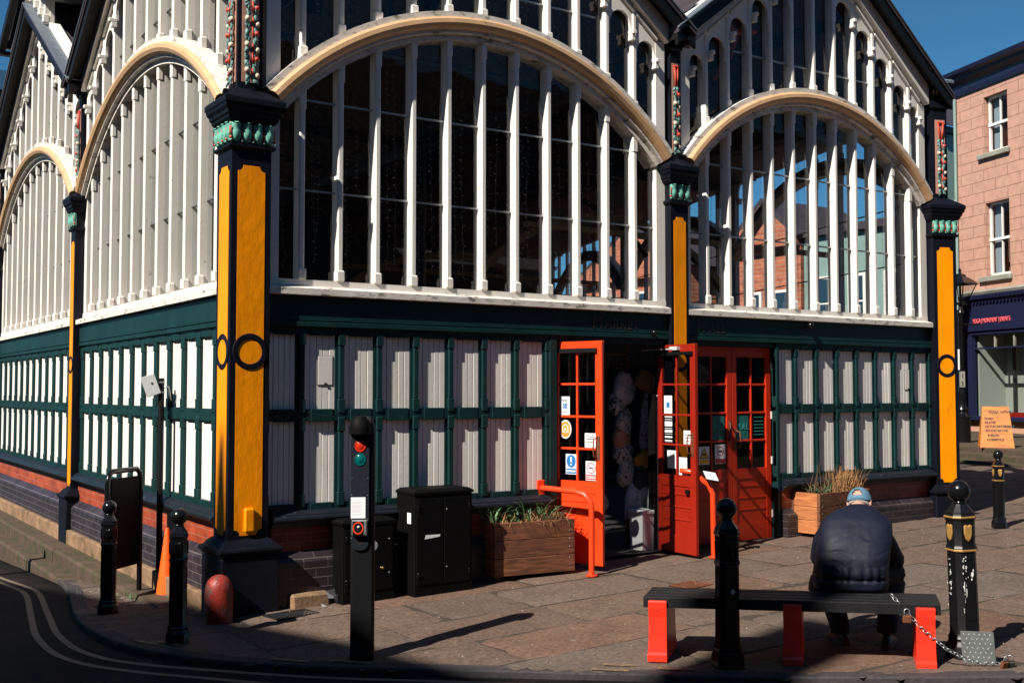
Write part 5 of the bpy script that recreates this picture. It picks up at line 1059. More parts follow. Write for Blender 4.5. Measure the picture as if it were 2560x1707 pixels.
M['darkfab'] = mat('dark_printed_fabric', (.035, .035, .045), .9, bump=.006, bscale=9, col2=(.16, .14, .13), c2scale=12, c2lo=.60, c2hi=.66)
M['tanfab'] = mat('tan_fabric', (.35, .18, .10), .9, bump=.01, bscale=9)
cs = [((5.014, 0.690, 2.200), .17, (1.0, 1, 1.1), (0, .6, .4), 'cushw', 'pale grey cushion at the top of the hanging column'),
      ((4.898, 0.672, 2.008), .15, (1, 1, .8), (0, .2, .4), 'cush', 'crumpled print cushion second from the top of the hanging column'),
      ((4.983, 0.660, 1.817), .16, (1, 1, 1), (0, .7, .5), 'cush', 'tilted striped print cushion third down in the hanging column'),
      ((4.934, 0.648, 1.625), .15, (1, 1, .9), (0, -.3, .4), 'tanfab', 'brown patterned cushion in the middle of the hanging column'),
      ((4.962, 0.642, 1.452), .16, (1, 1, .9), (0, .5, .3), 'cush', 'print cushion below the brown one in the hanging column'),
      ((4.990, 0.630, 1.240), .14, (.9, 1, 1.2), (0, .3, .2), 'check', 'lowest small print cushion of the hanging column')]
for loc, r, sc, rot, mn, lab in cs: cushion(loc, r, sc, rot, mn, lab, 'cushions hanging inside the doorway')
cushion((5.044, 0.588, 0.911), .15, (.55, .8, 1.5), (0, .25, 0), 'cushw', 'pale rolled bag in front on the floor display', 'bagged rolls inside the doorway')
cushion((5.159, 0.570, 0.909), .15, (.6, .8, 1.55), (0, .12, 0), 'cushw', 'brightest white rolled bag of the floor display', 'bagged rolls inside the doorway')
cushion((5.283, 0.558, 0.889), .15, (.6, .8, 1.5), (0, .1, 0), 'cushw', 'grey rolled bag nearest the white bin', 'bagged rolls inside the doorway')
cushion((5.216, 0.570, 1.362), .15, (.9, .8, .8), (0, -.5, 0), 'mustard', 'mustard yellow folded cloth on the display', None)
cushion((5.187, 0.558, 1.188), .15, (.85, .8, 1.0), (0, .1, 0), 'darkfab', 'dark grey quilted bundle under the mustard cloth', None)
cushion((5.347, 0.660, 1.769), .2, (.5, .5, 1.9), (0, .05, 0), 'check', 'long grey checked cloth hanging behind the doorway', None)
cushion((5.508, 0.630, 1.288), .25, (.7, .5, 2.3), (0, 0, 0), 'darkfab', 'long dark printed cloth hanging behind the doorway', None)
cushion((5.318, 0.660, 2.295), .14, (1, .8, .8), (0, .4, 0), 'tanfab', 'tan bundle hanging at the top of the doorway', None)
cushion((4.606, 0.720, 0.911), .14, (1.2, 1, .8), (0, .3, 0), 'cushw', 'pale folded bag on the floor behind the bright leaf', None)
cushion((4.411, 0.600, 0.614), .16, (1, 1, .9), (0, .3, 0), 'tanfab', 'brown bundle on the floor just inside the bright leaf', None)
for (lab, x, y, z, r, sx) in (('white knitted bundle behind the glass of the closed doors', 5.95, .75, 2.38, .15, 1.2), ('white fabric roll behind the glass of the closed doors', 6.25, .7, 2.36, .13, 1)): cushion((x, y, z), r, (sx, 1, 1), (0, .7, 0), 'cushw', lab, None)
cushion((5.850, 0.750, 1.850), .13, (1, 1, .9), (0, .3, 0), 'tanfab', 'tan and teal bundle behind the closed doors', None)
for i, (x, z) in enumerate(((6.62, 1.85), (6.72, 1.2))): cushion((x, .8, z), .15, (.8, 1, 1.6), (0, .1, 0), 'darkfab', ('dark cloth hanging high behind the right closed leaf', 'dark cloth hanging low behind the right closed leaf')[i], None)
t = thing('waste_bin', (5.16, .26, .364), 'white topped grey bin standing inside the doorway', 'bin'); b = MB(); b.loft([[(-.10*f_, -.12*f_, z), (.10*f_, -.12*f_, z), (.10*f_, .12*f_, z), (-.10*f_, .12*f_, z)] for f_, z in ((.85, 0), (1, .42))]); build('bin_body', b, 'whitebox', t)
b = MB(); b.bev(-.11, .11, -.13, .13, .42, .47, .012); build('bin_lid', b, 'whitebox', t); t.location = (5.0, .36, .364)
b = MB(); b.box(5.07, 5.10, .22, .33, .36, 2.15); build('folding_screen', b, 'cab', None, 'tall black panel with a white edge just inside the doorway', 'panel')
b = MB(); b.box(5.10, 5.13, .75, .78, .36, 2.75); b.box(4.0, 5.13, .75, .78, 2.6, 2.63); build('hanging_rail', b, 'rust', None, 'thin brown display rail behind the doorway', 'rail')
# ------------------------------------------------------------------ seated man seen from behind
F_ = Vector((.695, .719, 0)); R_v = Vector((.719, -.695, 0)); HIP = Vector((3.275, -3.95, .735))
def PW(r, f, z): q = HIP + R_v*r + F_*f; return (q.x, q.y, HIP.z + z)
person = thing('person', (HIP.x, HIP.y, g(3.3, -4)), 'person in navy jacket and faded blue cap sitting hunched on the bench, back turned', 'person')
def remesh(name, mb, matn, vox, sm=6, smooth_it=4, disp=None):
    o = build(name, mb, matn, None, recalc=True)
    bpy.context.view_layer.objects.active = o
    m = o.modifiers.new('r', 'REMESH'); m.mode = 'VOXEL'; m.voxel_size = vox
    s = o.modifiers.new('s', 'SMOOTH'); s.factor = .6; s.iterations = smooth_it
    if disp:
        tx = bpy.data.textures.new('fold', 'CLOUDS'); tx.noise_scale = disp[1]; d = o.modifiers.new('d', 'DISPLACE'); d.texture = tx; d.strength = disp[0]; d.mid_level = .5; d.texture_coords = 'LOCAL'
    dg = bpy.context.evaluated_depsgraph_get(); me = bpy.data.meshes.new_from_object(o.evaluated_get(dg)); o.modifiers.clear(); o.data = me
    for p in me.polygons: p.use_smooth = True
    return o
def ell(mb, secs, n=20, e=.85):     # sections: (r,f,z, half width, half depth [, tilt])
    rings = []
    for s_ in secs:
        r, f, z, a, b = s_[:5]; tl = s_[5] if len(s_) > 5 else 0; ring = []
        for k in range(n):
            t = 2*pi*k/n; x = math.copysign(abs(cos(t))**e, cos(t))*a; y = math.copysign(abs(sin(t))**e, sin(t))*b
            ring.append(PW(r + x, f + y*cos(tl), z - y*sin(tl)))
        rings.append(ring)
    mb.loft(rings)
def limb(mb, pts, radii, n=14): mb.tube([PW(*p) for p in pts], radii, n)
# jacket: torso + sleeves
j = MB()
ell(j, [(-.005, .0, .005, .235, .16), (-.005, -.005, .03, .262, .182), (-.005, -.01, .075, .268, .182), (-.005, -.01, .10, .262, .178), (.0, -.02, .14, .262, .185), (.012, -.01, .23, .262, .18, .1), (.03, .03, .32, .262, .170, .2), (.045, .08, .40, .262, .15, .35), (.055, .115, .455, .258, .13, .45), (.065, .15, .495, .232, .11, .5), (.072, .18, .525, .180, .095, .6), (.08, .205, .55, .115, .08, .7), (.088, .235, .565, .075, .066, .8)], 36, .66)
limb(j, [(.22, .16, .40), (.275, .20, .33), (.325, .25, .245), (.375, .30, .175)], [.085, .075, .070, .066])
limb(j, [(.375, .29, .18), (.35, .40, .165), (.27, .50, .175), (.20, .57, .19)], [.066, .058, .048, .04])
limb(j, [(-.12, .18, .40), (-.165, .23, .33), (-.185, .29, .24), (-.20, .34, .16)], [.085, .075, .066, .060])
limb(j, [(-.20, .33, .165), (-.16, .42, .155), (-.10, .52, .17), (-.02, .58, .19)], [.060, .052, .046, .04])
# left side flap hanging out over the bench
ell(j, [(-.185, .05, -.02, .110, .13), (-.185, .05, .04, .105, .13), (-.17, .05, .10, .10, .12), (-.15, .06, .16, .09, .11)], 16)
ell(j, [(.20, .14, .06, .10, .16), (.20, .12, .14, .08, .12)], 14)
jo = remesh('jacket', j, 'jacket', .010, 6, 3)
me = jo.data    # gathered folds above the waistband and long diagonal creases
for v in me.vertices:
    q = v.co - HIP; r, f, z = q.dot(R_v), q.dot(F_), v.co.z - HIP.z
    n_ = Vector(v.normal); back = max(0, -n_.dot(F_)*.9 + .25)
    ga = math.exp(-((z-.135)/.05)**2); a_ = ga*.006*sin(r*95 + 5*noise.noise((r*9, z*4, 1))) * min(1, back*1.4)
    a_ -= .010*math.exp(-((z-.098)/.010)**2)      # seam above the waistband
    ph = (z-.30)*16 + abs(r)*22 + 3*noise.noise((r*5, z*5, 2)); side = min(1, max(0, (abs(r)-.05)*6)); a_ += .0028*side*sin(ph)*max(0, noise.noise((r*4+3, z*4, 5))+.35)*(1-ga)
    a_ += .007*noise.noise((r*4, z*5, f*5)) + .0022*noise.noise((r*17, z*14, f*15))
    for sx in (1, -1):      # creases that run from the armpits across the back
        for kk, (ax, az, dx_, dz_) in enumerate(((.23, .36, -.16, .03), (.25, .30, -.18, -.02), (.24, .24, -.15, -.05), (.22, .19, -.10, -.07))):
            px_, pz_ = r - (.04+sx*ax), z - az; L_ = sqrt(dx_*dx_+dz_*dz_); ux, uz = sx*dx_/L_, dz_/L_; al = px_*ux + pz_*uz; ac = -px_*uz + pz_*ux + .012*sin(al*30+kk)
            if 0 < al < L_*1.3: a_ += -.0040*math.exp(-(ac/.011)**2)*sin(pi*min(1, al/(L_*1.3))) * min(1, back*1.5) + .0018*math.exp(-((ac-.016)/.012)**2)*sin(pi*min(1, al/(L_*1.3)))
    v.co += n_*a_
jo.parent = person; jo.matrix_parent_inverse = person.matrix_basis.inverted() if False else Matrix.Translation(-Vector(person.location))
# body: trousers + neck + head + hands as one continuous mesh, trousers as a child over the legs
b = MB()
ell(b, [(0, .03, .01, .17, .13), (0, .0, .10, .17, .12), (.02, .05, .28, .16, .11, .25), (.05, .12, .40, .15, .10, .5), (.075, .19, .48, .10, .07, .8), (.085, .235, .54, .060, .058, .9), (.09, .28, .57, .058, .06, 1.0)], 20)
for sx, knee, ank in ((1, (.35, .42, .07), (.26, .10, -.30)), (-1, (-.12, .42, .05), (-.06, .17, -.33))):
    limb(b, [(sx*.10, .05, .08), (sx*.16, .22, .085), knee, (knee[0]*.9+ank[0]*.1, knee[1]-.03, knee[2]-.1), ank, (ank[0], ank[1]+.02, ank[2]-.03)], [.085, .08, .062, .055, .040, .035])
for pp in ([(.36, .31, .18), (.27, .5, .175), (.18, .59, .195)], [(-.18, .34, .165), (-.10, .51, .17), (0, .59, .195)]): limb(b, pp, [.035, .03, .026])
# head, bent forward and turned a little right
hc = Vector(PW(.118, .345, .600)); hd = (F_*.80 + Vector((0, 0, -.66)) + R_v*.34).normalized(); hs = (R_v + Vector((0, 0, -.16)) - hd*(R_v + Vector((0, 0, -.16))).dot(hd)).normalized(); hu = hs.cross(hd).normalized()
def HW(a, b_, c_): q = hc + hs*a + hd*b_ + hu*c_; return (q.x, q.y, q.z)
hm = []
for i in range(13):
    v = -pi/2 + pi*i/12; ring = []
    for k in range(20):
        u = 2*pi*k/20; x, y, z = cos(v)*cos(u)*.080, cos(v)*sin(u)*.100, sin(v)*.110
        if z < 0: x *= 1 - .25*(z/-.108)*(1 if y > 0 else .3); y = y*(1-.10*(z/-.108)) + (.012 if y > 0 else .0)
        ring.append(HW(x, y, z))
    hm.append(ring)
b.loft(hm)
b.loft([[HW(sx*w_, y, z) for sx in (-1, 1)] + [HW(sx*w_*.6, y+d_, z) for sx in (1, -1)] for w_, y, z, d_ in ((.008, .09, .02, .006), (.010, .092, .0, .018), (.017, .09, -.025, .026), (.013, .088, -.036, .012))])     # nose
b.loft([[HW(sx*w_, .082, z) for sx in (-1, 1)] + [HW(sx*w_*.7, .082+d_, z) for sx in (1, -1)] for w_, z, d_ in ((.02, -.050, .010), (.026, -.058, .017), (.024, -.064, .012), (.024, -.070, .017), (.016, -.078, .008))])   # lips
b.loft([[HW(sx*w_, .07, z) for sx in (-1, 1)] + [HW(sx*w_*.7, .07+d_, z) for sx in (1, -1)] for w_, z, d_ in ((.03, -.085, .015), (.032, -.098, .024), (.02, -.112, .010))])   # chin
for sx in (-1, 1):
    ring = []
    for q, sc_ in ((0, .8), (.010, 1), (.016, .9), (.018, .5)):
        ring.append([HW(sx*(.075+q), -.008 + .019*sc_*cos(2*pi*k/10) - q*.5, -.012 + .032*sc_*sin(2*pi*k/10)) for k in range(10)])
    b.loft(ring)
# hands with five separate fingers each, folded in front over a phone
for sx, o_ in ((1, (.165, .605, .20)), (-1, (.015, .605, .20))):
    limb(b, [o_, (o_[0]-sx*.02, o_[1]+.035, o_[2]+.005), (o_[0]-sx*.035, o_[1]+.07, o_[2]+.005)], [.027, .034, .030], 10)
    for k in range(4):
        L_ = (.062, .072, .068, .052)[k]; y0 = o_[1]+.045+.0*k; zz = o_[2]+.03-.019*k
        limb(b, [(o_[0]-sx*.035, y0+.02, zz), (o_[0]-sx*(.04+L_*.45), y0+.048, zz), (o_[0]-sx*(.045+L_*.8), y0+.035, zz), (o_[0]-sx*(.05+L_), y0+.012, zz)], [.0095, .009, .0085, .007], 8)
    limb(b, [(o_[0]+sx*.0, o_[1]+.03, o_[2]+.03), (o_[0]-sx*.012, o_[1]+.045, o_[2]+.055), (o_[0]-sx*.035, o_[1]+.05, o_[2]+.068)], [.011, .010, .008], 8)
bo = remesh('body', b, 'skin', .0075, 4, 2); bo.parent = person; bo.matrix_parent_inverse = Matrix.Translation(-Vector(person.location))
tr_ = MB()
ell(tr_, [(0, .0, -.005, .225, .155), (0, .0, .05, .22, .15), (0, .02, .12, .19, .13)], 20)
for sx, knee, ank in ((1, (.37, .43, .065), (.265, .10, -.27)), (-1, (-.12, .44, .045), (-.06, .165, -.30))):
    limb(tr_, [(sx*.11, .05, .075), (sx*.17+.04, .22, .085), (knee[0], knee[1]-.03, knee[2]), (knee[0]*.97+ank[0]*.03, knee[1]-.01, knee[2]-.06), (knee[0]*.6+ank[0]*.4, knee[1]*.6+ank[1]*.4, (knee[2]+ank[2])/2+.01), ank, (ank[0], ank[1]-.01, ank[2]-.05)], [.11, .108, .098, .092, .086, .074, .072])
to = remesh('trousers', tr_, 'trouser', .011, 4, 4, (.012, .09)); to.parent = person; to.matrix_parent_inverse = Matrix.Translation(-Vector(person.location))
for sx, (r, f, z) in ((1, (.265, .08, -.405)), (-1, (-.06, .145, -.405))):
    s = MB(); dv = (F_ + R_v*sx*.35).normalized()
    def TS(a, b_, c_, r=r, f=f, dv=dv): q = HIP + R_v*r + F_*f + dv*a; n_ = Vector((-dv.y, dv.x, 0)); q = q + n_*b_; return (q.x, q.y, HIP.z - .735 + g(3.4, -3.9) + c_)
    secs = [(-.09, .026, .065), (-.075, .034, .085), (-.02, .038, .095), (.04, .038, .075), (.11, .046, .055), (.16, .040, .045), (.19, .022, .035)]
    s = MB(TS); s.smooth = True
    s.loft([[(x, w_*cos(t), .018 + max(0, hh-.018)*abs(sin(t))**.8) for t in [pi*k/10 for k in range(11)]] for x, w_, hh in secs])
    sh_ = build('shoe', s, 'shoe', None, smooth=50); sh_.parent = person; sh_.matrix_parent_inverse = Matrix.Translation(-Vector(person.location))
    s = MB(TS); s.loft([[(x*1.03, w_*1.08*c2, zz) for x, w_, _ in secs for c2 in (1,)] + [(x*1.03, -w_*1.08, zz) for x, w_, _ in reversed(secs)] for zz in (.0, .020)]); s_ = build('sole', s, 'sole', None); s_.parent = sh_
# collar: pale blue knit with white edge
for rr_, zz, mn, rad in ((.082, .598, 'collar', .012), (.080, .612, 'paper', .004), (.078, .604, 'collar', .010)):
    c = MB(); c.smooth = True; c.tube([PW(.092+rr_*cos(t)*.92, .262+(zz-.598)*.6+rr_*sin(t)*.75, zz-.046 + .045*sin(t)*-1*-.0 - .035*sin(t)) for t in [2*pi*k/28 for k in range(29)]], rad, 8, cap=False); o = build('collar', c, mn, None); o.parent = person; o.matrix_parent_inverse = Matrix.Translation(-Vector(person.location))
# waistband
# cap
cp = MB(); cp.smooth = True; rings = []
def capr(v, u, ex): return HW(cos(v)*cos(u)*(.085+ex), cos(v)*sin(u)*(.106+ex), sin(v)*(.114+ex))
vs2 = []; fs2 = []; nu, nv = 48, 18
for layer, ex in ((0, .004), (1, .0075)):
    for i in range(nv+1):
        v = radians(4) + (pi/2-radians(4))*i/nv
        for k in range(nu):
            u = 2*pi*k/nu; bk = max(0, math.cos(u+pi/2)) ; lo = radians(4) - radians(22)*bk*(1-i/nv); seam = .0012*abs(cos(u*3)); vs2.append(capr(v*(1)+lo-radians(4), u, ex-seam*0))
hole = set()
for i in range(nv):
    for k in range(nu):
        u = 2*pi*(k+.5)/nu; du = (u - 3*pi/2); vv_ = radians(4)+(pi/2-radians(4))*(i+.5)/nv - radians(18)
        if (du/.42)**2 + ((math.degrees(vv_)-2)/23.)**2 < 1 and math.degrees(vv_) > 1: hole.add((i, k))
n1 = (nv+1)*nu
for i in range(nv):
    for k in range(nu):
        if (i, k) in hole: continue
        a = i*nu+k; b2 = i*nu+(k+1) % nu; c2 = (i+1)*nu+(k+1) % nu; d2 = (i+1)*nu+k; fs2 += [(a, b2, c2, d2), (n1+a, n1+b2, n1+c2, n1+d2)]
for k in range(nu): a, b2 = k, (k+1) % nu; fs2.append((a, b2, n1+b2, n1+a))
cp.add(vs2, fs2)
pk = []    # peak (points forward)
for i in range(7):
    t = -1 + 2*i/6; pk.append([HW(.072*t*1.0, .075+.028*(1-t*t)**.5, .012), HW(.070*t*(1-.12), .085+.085*(1-t*t)**.5, -.004), HW(.070*t*(1-.12), .085+.085*(1-t*t)**.5, -.008), HW(.072*t, .075+.028*(1-t*t)**.5, .006)])
cp.loft(pk)
cp.sphere(HW(0, 0, .119), .008, 8, 6)
cp.tube([HW(.080*cos(u), .105*sin(u)-.006, -.012 - .012*max(0, cos(u+pi/2))) for u in [3*pi/2 + q*.1 for q in range(-6, 7)]], .008, 6)
o = build('cap', cp, 'cap', None, smooth=60); o.parent = person; o.matrix_parent_inverse = Matrix.Translation(-Vector(person.location))
# grey fringe of hair under the cap
M['hair'] = mat('short_grey_hair', (.35, .31, .28), .9, bump=.004, bscale=200)
hr = MB(); hr.smooth = True; hr.loft([[HW((.0822)*cos(u)*sc_, .1025*sin(u)*sc_, z) for u in [pi + pi*k/20 for k in range(21)]] for z, sc_ in ((-.005, .98), (-.02, 1.0), (-.035, .98), (-.045, .93))], cap=False, closed=False)
o = build('hair', hr, 'hair', None, recalc=False); o.parent = person; o.matrix_parent_inverse = Matrix.Translation(-Vector(person.location))
lg = MB(); lg.add([PW(.345, .335, .075), PW(.352, .345, .085), PW(.356, .355, .10), PW(.350, .345, .10)], [(0,1,2,3)]); 
# ------------------------------------------------------------------ fairy lights behind the front windows
def lights(x0, x1, ztop, zbot, n, seed, label, grp, yv=.36):
    rr = random.Random(seed); b = MB()
    for i in range(n):
        x = x0 + (x1-x0)*(i+.5)/n + rr.uniform(-.03, .03); z = ztop; pts = []; wob = rr.uniform(0, 6)
        zb_ = zbot + (rr.uniform(0, .9) if rr.random() < .3 else rr.uniform(0, .12))
        k = 0
        while z > zb_:
            xx = x + .012*sin(z*3+wob) + rr.uniform(-.003, .003); pts.append((xx, yv, z)); 
            if k % 1 == 0:
                sx = rr.choice((-1, 1)); a = (xx, yv, z); e = (xx+sx*rr.uniform(.012, .026), yv-.005, z-rr.uniform(-.004, .010)); b.m = 0; b.tube([a, e], .0022, 3)
                b.m = 1; q = .0027; b.box(e[0]-q, e[0]+q, e[1]-q, e[1]+q, e[2]-q, e[2]+q); b.m = 0
            z -= rr.uniform(.055, .085); k += 1
        if len(pts) > 1: b.tube(pts, .0024, 4)
    # a loose loop at the bottom
    if rr.random() < .5: b.tube([(x0+(x1-x0)*.5+.06*sin(t)*rr.uniform(.8, 1.2), yv, zbot+.2+.12*cos(t)) for t in [i*.5 for i in range(11)]], .0022, 4)
    return build('string_lights', b, ['wire', 'bulb'], None, label, 'fairy lights', grp)
ordn = ['first', 'second', 'third', 'fourth', 'fifth', 'sixth', 'seventh', 'eighth', 'ninth', 'tenth', 'eleventh', 'twelfth']
for (u0, u1, B, nm, e0, grp, sd) in ((.362, 5.167, B1, 'of the left front arch', .5, 'fairy lights in the left front arch', 100), (5.433, 10.02, B2, 'of the right front arch', 5.58, 'fairy lights in the right front arch', 200)):
    ed = [e0] + B + [u1-.13]
    for i in range(len(ed)-1):
        a, c = ed[i]+.02, ed[i+1]-.08
        if c-a < .08: continue
        lights(a, c, head((a+c)/2, u0, u1)+.05, 3.25, 3 if c-a > .2 else 2, sd+i, 'dark fairy lights in the %s pane %s, from the left' % (ordn[i], nm), grp)
t = MB(); rr = random.Random(3)
for i in range(34):
    x = 3.72+1.4*i/34; z = 2.62; L_ = rr.uniform(.08, .28); t.tube([(x, .62, z), (x+.01, .62, z-L_)], .0022, 3)
    t.m = 1
    for k in range(4): q = .0034; zz = z-L_*(k+1)/4; t.box(x+.01-q, x+.01+q, .615-q, .615+q, zz-q, zz+q)
    t.m = 0
t.tube([(3.7, .62, 2.62), (5.14, .62, 2.62)], .004, 4); build('string_lights', t, ['wire', 'bulb'], None, 'short icicle fairy lights hanging across the top of the open doorway', 'fairy lights')
# ------------------------------------------------------------------ shop on the right
def TSh(s, t, z): return (28.806 + .32*s - .948*t, 10.035 + .948*s + .32*t, z)      # s along the front (away from camera), t outwards
SR = -14.0
shop = thing('shop_building', TSh(1, 0, .85), 'pink stone building with sash windows above a dark navy shopfront', 'building')
PI_ = Matrix.Translation(-Vector(shop.location))
def sb(name, mb, mn, par=None, **k):
    o = build(name, mb, mn, None, **k); o.parent = par or shop
    if par is None: o.matrix_parent_inverse = PI_
    return o
wl = MB(TSh); D_ = -8; SL = 2.95
wins = [(.44, 1.50, 9.86, 11.72), (.44, 1.54, 5.86, 8.25), (-2.6, -1.54, 9.86, 11.72), (-2.6, -1.5, 5.86, 8.25)]
# wall as blocks round the openings
for s0, s1 in ((1.54, SL), (-1.5, .44), (SR, -2.6)): wl.box(s0, s1, D_, 0, 5.3, 12.3)
for s0, s1 in ((.44, 1.54), (-2.6, -1.5)):
    for z0, z1 in ((5.3, 5.86), (8.25, 9.86), (11.72, 12.3)): wl.box(s0, s1, D_, 0, z0, z1)
    wl.box(s0, s1, D_, -.9, 5.8, 12.3)
wall = sb('stone_wall', wl, 'pinkwall')
lw = MB(TSh); lw.box(SR, SL, -.35, -.02, .3, 1.22); lw.box(2.50, SL, -.35, .0, .3, 5.3); lw.box(SR, SL, D_, -4.5, .3, 5.3); lw.box(2.6, SL, D_, -.3, .3, 5.3); sb('plinth', lw, 'pinkplain')
cn = MB(TSh)
cn.loft([[(s, t, z) for t, z in ((-.3, 12.05), (.06, 12.05), (.10, 12.2), (.12, 12.38), (.30, 12.5), (.34, 12.62), (.46, 12.68), (.50, 12.80), (-.3, 12.86))] for s in (SR, SL+.35)]); sb('cornice', cn, 'navyshop')
for (s0, s1, z0, z1) in wins:
    f = MB(TSh); v0, v1 = -.24, -.16
    f.box(s0, s0+.07, v0, v1, z0, z1); f.box(s1-.07, s1, v0, v1, z0, z1); f.box(s0, s1, v0, v1, z1-.07, z1); f.box(s0, s1, v0, v1, z0, z0+.10); m = (s0+s1)/2; zm = (z0+z1)/2
    f.box(s0, s1, v0+.01, v1+.03, zm-.04, zm+.04); f.box(m-.02, m+.02, v0+.01, v1-.01, z0, z1); w_ = sb('sash_window', f, 'white')
    gq = MB(TSh); gq.add([(s0, -.2, z0), (s1, -.2, z0), (s1, -.2, z1), (s0, -.2, z1)], [(0,1,2,3)]); sb('glass', gq, 'lglass', w_, recalc=False)
    c = MB(TSh)
    for k in range(8): c.box(s1-.08-.035*k, s1-.08-.035*k+.03, -.35-.02*(k % 2), -.33, z0, z1)
    sb('curtain', c, 'curtain', w_)
    r = MB(TSh); r.box(s0-.06, s1+.3, -.95, -.9, z0-.1, z1+.1); sb('dark_room', r, 'roomdark', w_)
    sl_ = MB(TSh); sl_.bev(s0-.10, s1+.28, -.2, .12, z0-.17, z0, .02); sb('sill', sl_, 'stonetrim', w_)
bd_ = MB(TSh); bd_.loft([[(s, t, z) for t, z in ((-.2, 5.28), (.30, 5.28), (.34, 5.36), (.1, 5.46), (-.2, 5.5))] for s in (SR, 2.45)]); sb('string_course', bd_, 'stonetrim')
sf = MB(TSh); sf.box(SR, 2.55, -.05, .16, 4.12, 5.1); sf.loft([[(s, t, z) for t, z in ((0, 5.08), (.18, 5.08), (.30, 5.22), (.30, 5.28), (0, 5.28))] for s in (SR, 2.58)]); sf.box(2.2, 2.6, -.1, .08, 1.3, 4.12); sf.bev(SR, 2.6, -.1, .18, 1.2, 1.36, .03); sf.bev(SR, 2.3, -.06, .10, 3.98, 4.12, .02)
[sf.box(SR+.16*i, SR+.16*i+.08, .30, .36, 5.14, 5.2) for i in range(int((2.5-SR)/.16))]
sf.box(SR, -3.2, -.05, .05, 1.3, 4.1)
shf = sb('shopfront', sf, 'navyshop')
for s0 in (1.21, .34, -.6, -1.6, -2.6): b = MB(TSh); b.box(s0-.025, s0+.025, -.05, .02, 3.55, 3.99); sb('transom_bar', b, 'stonetrim', shf)
b = MB(TSh); b.box(-3.2, 2.2, -.05, .03, 3.53, 3.58); b.box(2.17, 2.2, -.04, .02, 1.36, 4.0); sb('transom_rail', b, 'navyshop', shf)
b = MB(TSh); b.add([(-3.2, -.0, 1.36), (2.2, -.0, 1.36), (2.2, -.0, 4.0), (-3.2, -.0, 4.0)], [(0,1,2,3)]); sb('glass', b, 'lglass', shf, recalc=False)
b = MB(TSh); b.box(2.1, 2.17, -1.6, -.1, 1.3, 4.1); b.box(1.15, 2.1, -1.15, -1.1, 1.3, 4.1); b.box(-3.3, 2.2, -1.5, -.1, 1.25, 1.34); sb('window_reveal', b, 'greyshop', shf)
b = MB(TSh); b.box(1.48, 1.56, -1.02, -.94, 1.3, 4.0); b.box(-3.2, 1.1, -2.6, -2.5, 1.3, 4.1); sb('shop_interior', b, 'roomdark', shf)
b = MB(TSh); [b.box(.55+.09*i, .55+.09*i+.05, -1.3-.03*(i % 2), -1.26, 1.6, 3.3) for i in range(7)]; sb('curtain', b, 'curtain', shf)
b = MB(TSh); b.box(-2.6, 1.2, -.22, -.05, 1.36, 1.50); sb('red_window_seat', b, 'doordark', shf)
b = MB(TSh); b.box(-.16, -.13, -.6, -.57, 1.4, 2.6); b.box(-.5, .3, -.62, -.56, 1.9, 1.92); b.box(-.5, .4, -.62, -.56, 2.5, 2.53); sb('display_rack', b, 'paper', shf)
M4 = frame4(TSh(2.03, .175, 4.37), (-.32, -.948, 0), (0, 0, 1))
o = text('YOGA | MOVEMENT | EVENTS', .18, 'pinkneon', shop, 'lettering', None, .01, spacing=1.02)
xs_ = [v.co.x for v in o.data.vertices]; o.matrix_basis = PI_ @ M4 @ Matrix.Diagonal((1.74/max(max(xs_)-min(xs_), .1), 1.15, 1, 1))
dpm = MB(TSh); dpm.tube([(2.87, .08, 1.0), (2.87, .08, 12)], .05, 8); sb('drainpipe', dpm, 'palegreen')
# hanging sign beside it
hs_ = MB(TSh); hs_.box(2.95, 3.0, .1, .8, 4.3, 5.2); hgs = sb('hanging_sign', hs_, 'navyshop')
hs_ = MB(TSh); hs_.loft([[(2.93-q, .45+.22*cos(a), 4.62+.32*sin(a)) for a in [pi/2+pi*k/8 for k in range(9)]] for q in (0, .02)]); sb('sign_moon', hs_, 'pinkneon', hgs)
